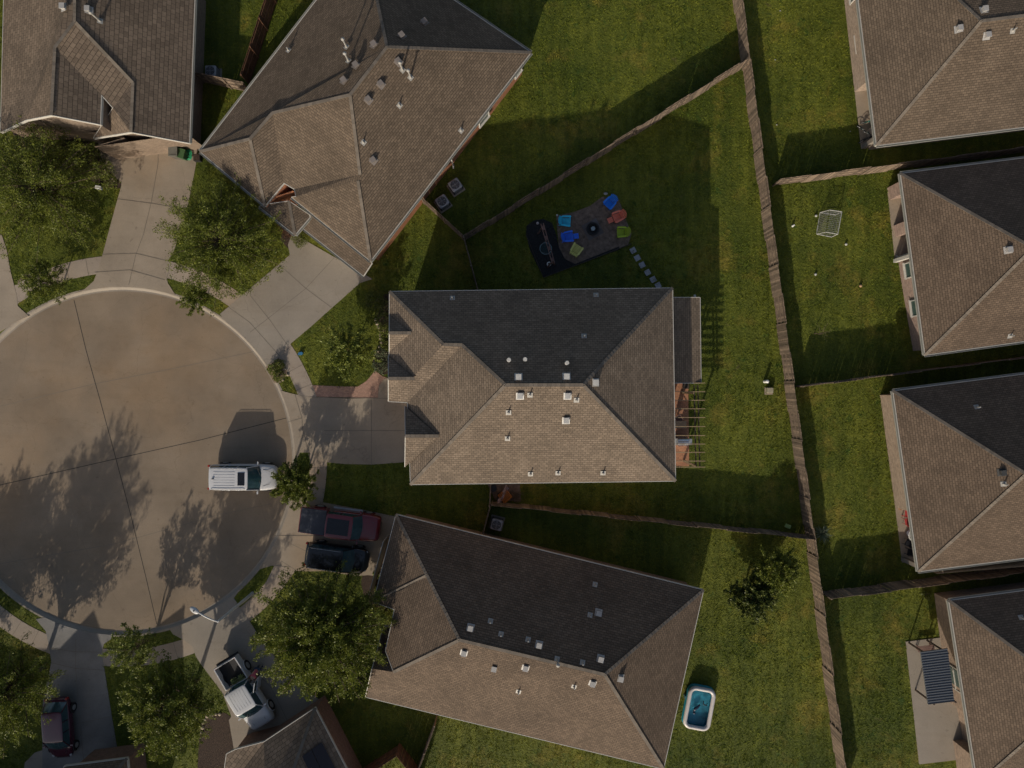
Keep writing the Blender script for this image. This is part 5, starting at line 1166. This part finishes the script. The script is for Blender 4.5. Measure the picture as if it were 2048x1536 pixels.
b = MB(); tubeloop(b, rrect(.90, 1.47, .44), .54, .155); add('top_rim', b, pm2, t, local=True, smooth=True)
b = MB(); b.prism(rrect(.90, 1.48, .42), .02, .10); add('pool_floor', b, plain('pool_floor_blue', (.12, .42, .52), rough=.3, var=.55, nscale=1.2), t, local=True)
mw, ntw, bw_ = newmat('pool_water'); bw_.inputs['Base Color'].default_value = (.45, .75, .85, 1); bw_.inputs['Roughness'].default_value = .03; bw_.inputs['Transmission Weight'].default_value = 1; bw_.inputs['IOR'].default_value = 1.33
gg = ntw.nodes.new('ShaderNodeNewGeometry'); bumpy(ntw, bw_, noise(ntw, gg.outputs['Position'], 5, 3), .03)
b = MB(); pr = rrect(.86, 1.42, .40); b.add([(x, y, .36) for x, y in pr], [tuple(range(len(pr)))]); add('water', b, mw, t, local=True)
b = MB(); M2 = Matrix.Translation(t.location) @ Matrix.Rotation(t.rotation_euler.z, 4, 'Z')
def pw(x, y, z): return M2 @ Vector((x, y, z))
b.tube([pw(.05, .25, .40), pw(-.12, .05, .44), pw(-.28, -.12, .46), pw(-.36, -.35, .42)], [.05, .10, .12, .06], 8); b.sphere(tuple(pw(-.30, -.42, .46)), .11, 10, 8); tag(add('pool_toy', b, plain('navy_vinyl', (.02, .035, .07), rough=.4), smooth=True), 'crumpled dark blue float in the middle of the pool', 'pool toy')
b = MB(); b.tube([pw(.25, .55, .40), pw(.32, .30, .44), pw(.52, .28, .44), pw(.56, .45, .42)], [.03, .045, .045, .03], 8); tag(add('pool_toy', b, DARKPL, smooth=True), 'thin dark float in the upper right of the pool', 'pool toy')
b = MB(); q1 = P(1371, 1391); b.box((q1.x, q1.y, .18), (.25, .22, .36)); b.cyl(q1+Vector((.1, 0, .25)), pw(-.8, .45, .3), .03, .03, 8); tag(add('pool_pump', b, plain('pump_blue', (.04, .12, .16))), 'small pump standing left of the inflatable pool', 'pump')
b = MB(); b.cyl(pw(-.92, .28, .60), pw(-.55, .10, .64), .012, .012, 6); tag(add('net_pole', b, DARKPL), 'thin dark stick across the white pool rim', 'pole')

# grill, furniture on the pergola patio
t = thing('grill', 'large stainless grill with a rounded hood on the paver patio', 'grill', P(1363, 884, .0)); gx = P(1366, 884, 1.0); M3 = Vector((gx.x, gx.y, 0))
b = MB(); b.box(M3+Vector((0, 0, .45)), (.95, .5, .85)); add('cart', b, STEEL, t)
b = MB(); secs = []
for i in range(9):
    q = math.pi*i/8; secs.append([(M3.x-.40, M3.y+math.cos(q)*.27, .88+math.sin(q)*.27), (M3.x+.40, M3.y+math.cos(q)*.27, .88+math.sin(q)*.27)])
b.add([p for s_ in secs for p in s_], [(2*i, 2*i+1, 2*i+3, 2*i+2) for i in range(8)]+[tuple(range(0, 18, 2)), tuple(range(17, 0, -2))]); add('hood', b, plain('polished_steel', (.62, .62, .64), rough=.2, metal=.9), t, smooth=False)
b = MB(); b.bar(M3+Vector((-.35, -.30, .95)), M3+Vector((.35, -.30, .95)), .03, .03); add('handle', b, CHROME, t)
for s_ in (-1, 1): b = MB(); b.box(M3+Vector((s_*.58, 0, .88)), (.26, .45, .03)); add('side_shelf', b, STEEL, t)
t = thing('patio_table', 'dark wooden table at the middle of the paver patio', 'table', P(1358, 850)); c0 = P(1356, 848); b = MB(); b.box(c0+Vector((0,0,.72)), (.9, .55, .05)); add('table_top', b, DK, t)
for sx in (-.38, .38):
    for sy in (-.22, .22): b = MB(); b.box(c0+Vector((sx, sy, .36)), (.06, .06, .70)); add('leg', b, DK, t)
def chair(label, px, py, rz, m, group=None, name='patio_chair'):
    t = thing(name, label, 'chair', (*P(px, py, .4)[:2], .05), rz, group=group)
    b = MB(); b.box((0, 0, .43), (.48, .48, .04)); add('seat', b, m, t, local=True); b = MB(); b.bar((-.22, 0, .45), (-.32, 0, .95), .46, .03, up=(1, 0, .2)); add('backrest', b, m, t, local=True)
    for sx in (-.21, .21):
        for sy in (-.21, .21): b = MB(); b.cyl((sx, sy, 0), (sx*.95, sy, .42), .018, .018, 6); add('leg', b, m, t, local=True)
    for sy in (-.25, .25): b = MB(); b.bar((-.26, sy, .64), (.2, sy, .64), .04, .03); b.bar((.19, sy, .43), (.19, sy, .64), .03, .03); add('armrest', b, m, t, local=True)
    return t
chair('dark wooden chair at the upper end of the paver patio', 1356, 838, R(-60), FR)
chair('dark chair standing by the top rafters of the pergola', 1371, 771, R(-90), DK)
RED = plain('red_plastic', (.40, .05, .05), rough=.5); BLK = plain('black_metal', (.012, .013, .018), rough=.5)
t = thing('side_table', 'small red plastic table on the patio of the house with three small windows', 'table', (*P(1810, 1024)[:2], .05)); b = MB(); b.box((0,0,.5), (.62, .62, .04)); add('table_top', b, RED, t, local=True)
for sx in (-.27, .27):
    for sy in (-.27, .27): b = MB(); b.bar((sx, sy, 0), (sx*.8, sy*.8, .49), .05, .05); add('leg', b, RED, t, local=True)
chair('red plastic chair beside the red table', 1815, 1042, R(100), RED)
b = MB(); p = P(1798, 1016); b.cyl(p+Vector((0,0,.05)), p+Vector((0,0,.22)), .10, .12, 12); tag(add('flower_pot', b, plain('terracotta', (.28, .16, .09))), 'small brown flower pot left of the red table', 'flower pot')
t = thing('patio_table', 'round white lattice table on the shaded patio', 'table', (*P(1819, 1066)[:2], .05)); b = MB(); b.ring((0,0,.7), .50, .02, 28, 6)
for i in range(-4, 5): o_ = i*.11; hl = math.sqrt(.25-o_*o_) if abs(o_) < .5 else .1; b.bar((-hl, o_, .7), (hl, o_, .7), .03, .02); b.bar((o_, -hl, .7), (o_, hl, .7), .03, .02)
add('table_top', b, WHITEP, t, local=True); b = MB(); b.cyl((0,0,0), (0,0,.69), .05, .05, 10); b.cyl((0,0,0), (0,0,.04), .25, .22, 16); add('pedestal', b, WHITEP, t, local=True)
chair('black metal chair just above the lowest patio corner', 1816, 1086, R(150), BLK, 'black patio chairs'); chair('black metal chair closest to the lower fence', 1820, 1104, R(170), BLK, 'black patio chairs')
# bicycles and clutter at the top right corner
def bicycle(label, px, py, rz, col, sc_=1.0, lean=12):
    t = thing('bicycle', label, 'bicycle', (*P(px, py, .35)[:2], .05), rz, group='bicycles at the house corner'); t.rotation_euler = (R(lean), 0, rz); r_ = .33*sc_
    m = plain('bike_'+str(col[0]), col, rough=.4)
    for x in (-.52*sc_, .52*sc_):
        b = MB(); vs = []
        pts = [(x+r_*math.cos(2*math.pi*i/24), 0, r_+r_*math.sin(2*math.pi*i/24)) for i in range(25)]; b.tube(pts, .024, 6)
        w = add('wheel', b, RUBBER, t, local=True); b = MB()
        for i in range(8): a = math.pi*i/4; b.bar((x, 0, r_), (x+r_*math.cos(a), 0, r_+r_*math.sin(a)), .006, .006, up=(0,1,0))
        add('spokes', b, STEEL, w, local=True)
    b = MB(); K = [(-.52, .33), (-.10, .30), (-.18, .78), (.36, .82), (.52, .33), (.34, .92)]; K = [(x*sc_, 0, z*sc_) for x, z in K]
    for i, j in ((0, 1), (1, 2), (0, 2), (2, 3), (1, 3), (3, 4), (3, 5)): b.cyl(K[i], K[j], .018, .018, 6)
    add('bike_frame', b, m, t, local=True)
    b = MB(); b.sphere((-.20*sc_, 0, .86*sc_), .10, 8, 6, 1.3, .7, .4); add('saddle', b, DARKPL, t, local=True); b = MB(); b.cyl((.33*sc_, -.28, .95*sc_), (.33*sc_, .28, .95*sc_), .014, .014, 6); add('handlebar', b, DARKPL, t, local=True); return t
bicycle('black bicycle leaning at the patio corner, lowest of the bicycles', 1736, 272, R(35), (.015, .015, .017)); bicycle('dark bicycle lying across the others under the eave', 1736, 257, R(-28), (.03, .05, .045), lean=40); bicycle('teal and white bicycle, uppermost at the patio corner', 1738, 238, R(20), (.02, .25, .20), .8, 25)
# metal roofed canopy bottom right
t = thing('canopy', 'freestanding canopy with a ribbed grey metal roof on the lower right patio', 'canopy', P(1850, 1330))
K = [P(1841, 1304, 2.45), P(1895, 1297, 2.65), P(1908.5, 1402, 2.65), P(1856, 1408, 2.45)]; b = MB()
b.add([k_ for k_ in K]+[k_-Vector((0,0,.08)) for k_ in K], [(3,2,1,0), (4,5,6,7), (0,1,5,4), (1,2,6,5), (2,3,7,6), (3,0,4,7)])
MR = plain('grey_metal_sheet', (.15, .16, .175), rough=.4, metal=.3, var=.06); o = add('roof_sheet', b, MR, t)
b = MB()
for i in range(21):
    q = i/20; b.bar(K[0]+(K[3]-K[0])*q+Vector((0,0,.02)), K[1]+(K[2]-K[1])*q+Vector((0,0,.02)), .035, .05)
add('rib', b, plain('dark_rib', (.03, .035, .045), rough=.5), o, local=True)
for x, y, zz in ((1817, 1285, 2.4), (1830, 1379, 2.4), (1853, 1280, 2.6), (1868, 1373, 2.6)):
    b = MB(); p = P(x, y); b.box(p+Vector((0,0,zz/2)), (.1, .1, zz)); add('leg', b, plain('dark_brown_post', (.06, .04, .03)), t)
t = thing('bench', 'low wooden bench under the upper edge of the metal canopy', 'bench', (*P(1845, 1292)[:2], .05), R(7)); b = MB()
for i in range(4): b.box((0, -.17+i*.11, .42), (1.25, .09, .03))
add('seat', b, FR, t, local=True)
for sx in (-.5, .5):
    for sy in (-.14, .14): b = MB(); b.box((sx, sy, .2), (.06, .06, .4)); add('leg', b, FR, t, local=True)
# corner clutter right below the central house
t = thing('plastic_crate', 'orange plastic lattice crate in the dirt corner behind the side gate', 'crate', P(1010, 991), R(40)); b = MB(); OR = plain('orange_plastic', (.50, .17, .02), rough=.5)
for i in range(9):
    b.box((-.36+i*.09, 0, .42), (.03, .78, .02)); b.box((0, -.36+i*.09, .42), (.78, .03, .02))
for s_ in (-1, 1): b.box((s_*.38, 0, .21), (.02, .78, .42)); b.box((0, s_*.38, .21), (.78, .02, .42))
add('lattice', b, OR, t, local=True)
t = thing('tarp', 'folded pinkish grey tarp draped beside the orange crate', 'tarp', P(1001, 983)); b = MB(); pts = []; n_ = 9; rng = random.Random(8)
for i in range(n_):
    for j in range(5): pts.append(tuple(P(993+i*2.4+j*1.5, 1002-i*4.2+j*1.6)[:2])+(.35+.12*math.sin(i*1.3+j)+.1*rng.random()+.25*(j == 2),))
b.add(pts, [(i*5+j, i*5+j+1, (i+1)*5+j+1, (i+1)*5+j) for i in range(n_-1) for j in range(4)]); add('sheet', b, plain('pinkish_tarp', (.42, .32, .32), rough=.7, var=.2), t)
t = thing('brush_pile', 'pile of dry cut brush beside the orange crate', 'brush pile', P(1032, 992)); rng = random.Random(9); b = MB()
for i in range(90):
    a = rng.random()*6.28; q = Vector((rng.gauss(0, .22), rng.gauss(0, .2), rng.uniform(.03, .3))); dd_ = Vector((math.cos(a), math.sin(a), rng.gauss(0, .3)))*.22; b.cyl(q-dd_, q+dd_, .012, .006, 5)
add('twigs', b, plain('dry_twigs', (.16, .115, .08), rough=.9, island=.5), t, local=True)
b = MB(); p = P(987, 975); b.cyl(p, p+Vector((0,0,.5)), .24, .26, 16); tag(add('bucket', b, BLK), 'black bucket beside the side gate', 'bucket')
# small litter on the lawns
for i, (x, y, lb) in enumerate(((1560, 22, 'tiny white litter scrap highest in the strip beyond the back fence'), (1550, 120, 'tiny white scrap beside the upper back fence'), (1553, 250, 'white scrap low beside the upper back fence'), (1700, 263, 'small white hose ring in the shade of the top right yard'))):
    b = MB(); p = P(x, y); b.sphere((p.x, p.y, .04), .045, 8, 6, 1.4, .8, .6); tag(add('litter', b, MATS['dull_white_ball'], smooth=True), lb, 'litter', 'white scraps on the lawns')

# ------------------------------------------------------------------ grass blades on the lawns
def inside(xs, ys, poly):
    c = np.zeros(len(xs), bool); n = len(poly)
    for i in range(n):
        x1, y1 = poly[i-1]; x2, y2 = poly[i]
        if y1 == y2: continue
        c ^= ((y1 > ys) != (y2 > ys)) & (xs < (x2-x1)*(ys-y1)/(y2-y1)+x1)
    return c
def grass(n=185000):
    rng = np.random.default_rng(2); xs = rng.uniform(-60, 2110, n); ys = rng.uniform(-60, 1600, n); k = np.zeros(n, bool)
    for poly in HARD: k |= inside(xs, ys, poly)
    xs = xs[~k]; ys = ys[~k]; n = len(xs); x = (xs-1024)/S; y = (768-ys)/S
    K = 3; x = np.repeat(x, K)+rng.normal(0, .05, n*K); y = np.repeat(y, K)+rng.normal(0, .05, n*K); n *= K
    tuft = .75+.5*np.clip(.5+.5*np.sin(x*3.1+1.7*np.sin(y*1.3))*np.sin(y*2.7+1.9*np.sin(x*.9)), 0, 1)+.35*(np.sin(x*.43+y*.31)*np.sin(y*.37-x*.21))
    a = rng.uniform(0, 6.283, n); L = rng.uniform(.08, .20, n)*tuft; el = rng.uniform(.25, 1.2, n); w = rng.uniform(.016, .042, n)
    dx, dy, dz = np.cos(a)*np.cos(el)*L, np.sin(a)*np.cos(el)*L, np.sin(el)*L*.7
    v = np.zeros((n, 3, 3)); v[:, 0, 0] = x-np.sin(a)*w; v[:, 0, 1] = y+np.cos(a)*w; v[:, 1, 0] = x+np.sin(a)*w; v[:, 1, 1] = y-np.cos(a)*w; v[:, 2, 0] = x+dx; v[:, 2, 1] = y+dy; v[:, 2, 2] = dz
    v[:, 0:2, 2] = -.005
    me = bpy.data.meshes.new('grass'); me.vertices.add(n*3); me.vertices.foreach_set('co', v.ravel()); me.loops.add(n*3); me.loops.foreach_set('vertex_index', np.arange(n*3)); me.polygons.add(n)
    me.polygons.foreach_set('loop_start', np.arange(n)*3); me.polygons.foreach_set('loop_total', np.full(n, 3)); me.update(calc_edges=True); me.materials.append(BLADE)
    o = bpy.data.objects.new('grass', me); C.objects.link(o); tag(o, 'short green grass blades growing over all the lawns', 'grass', kind='stuff')
grass()
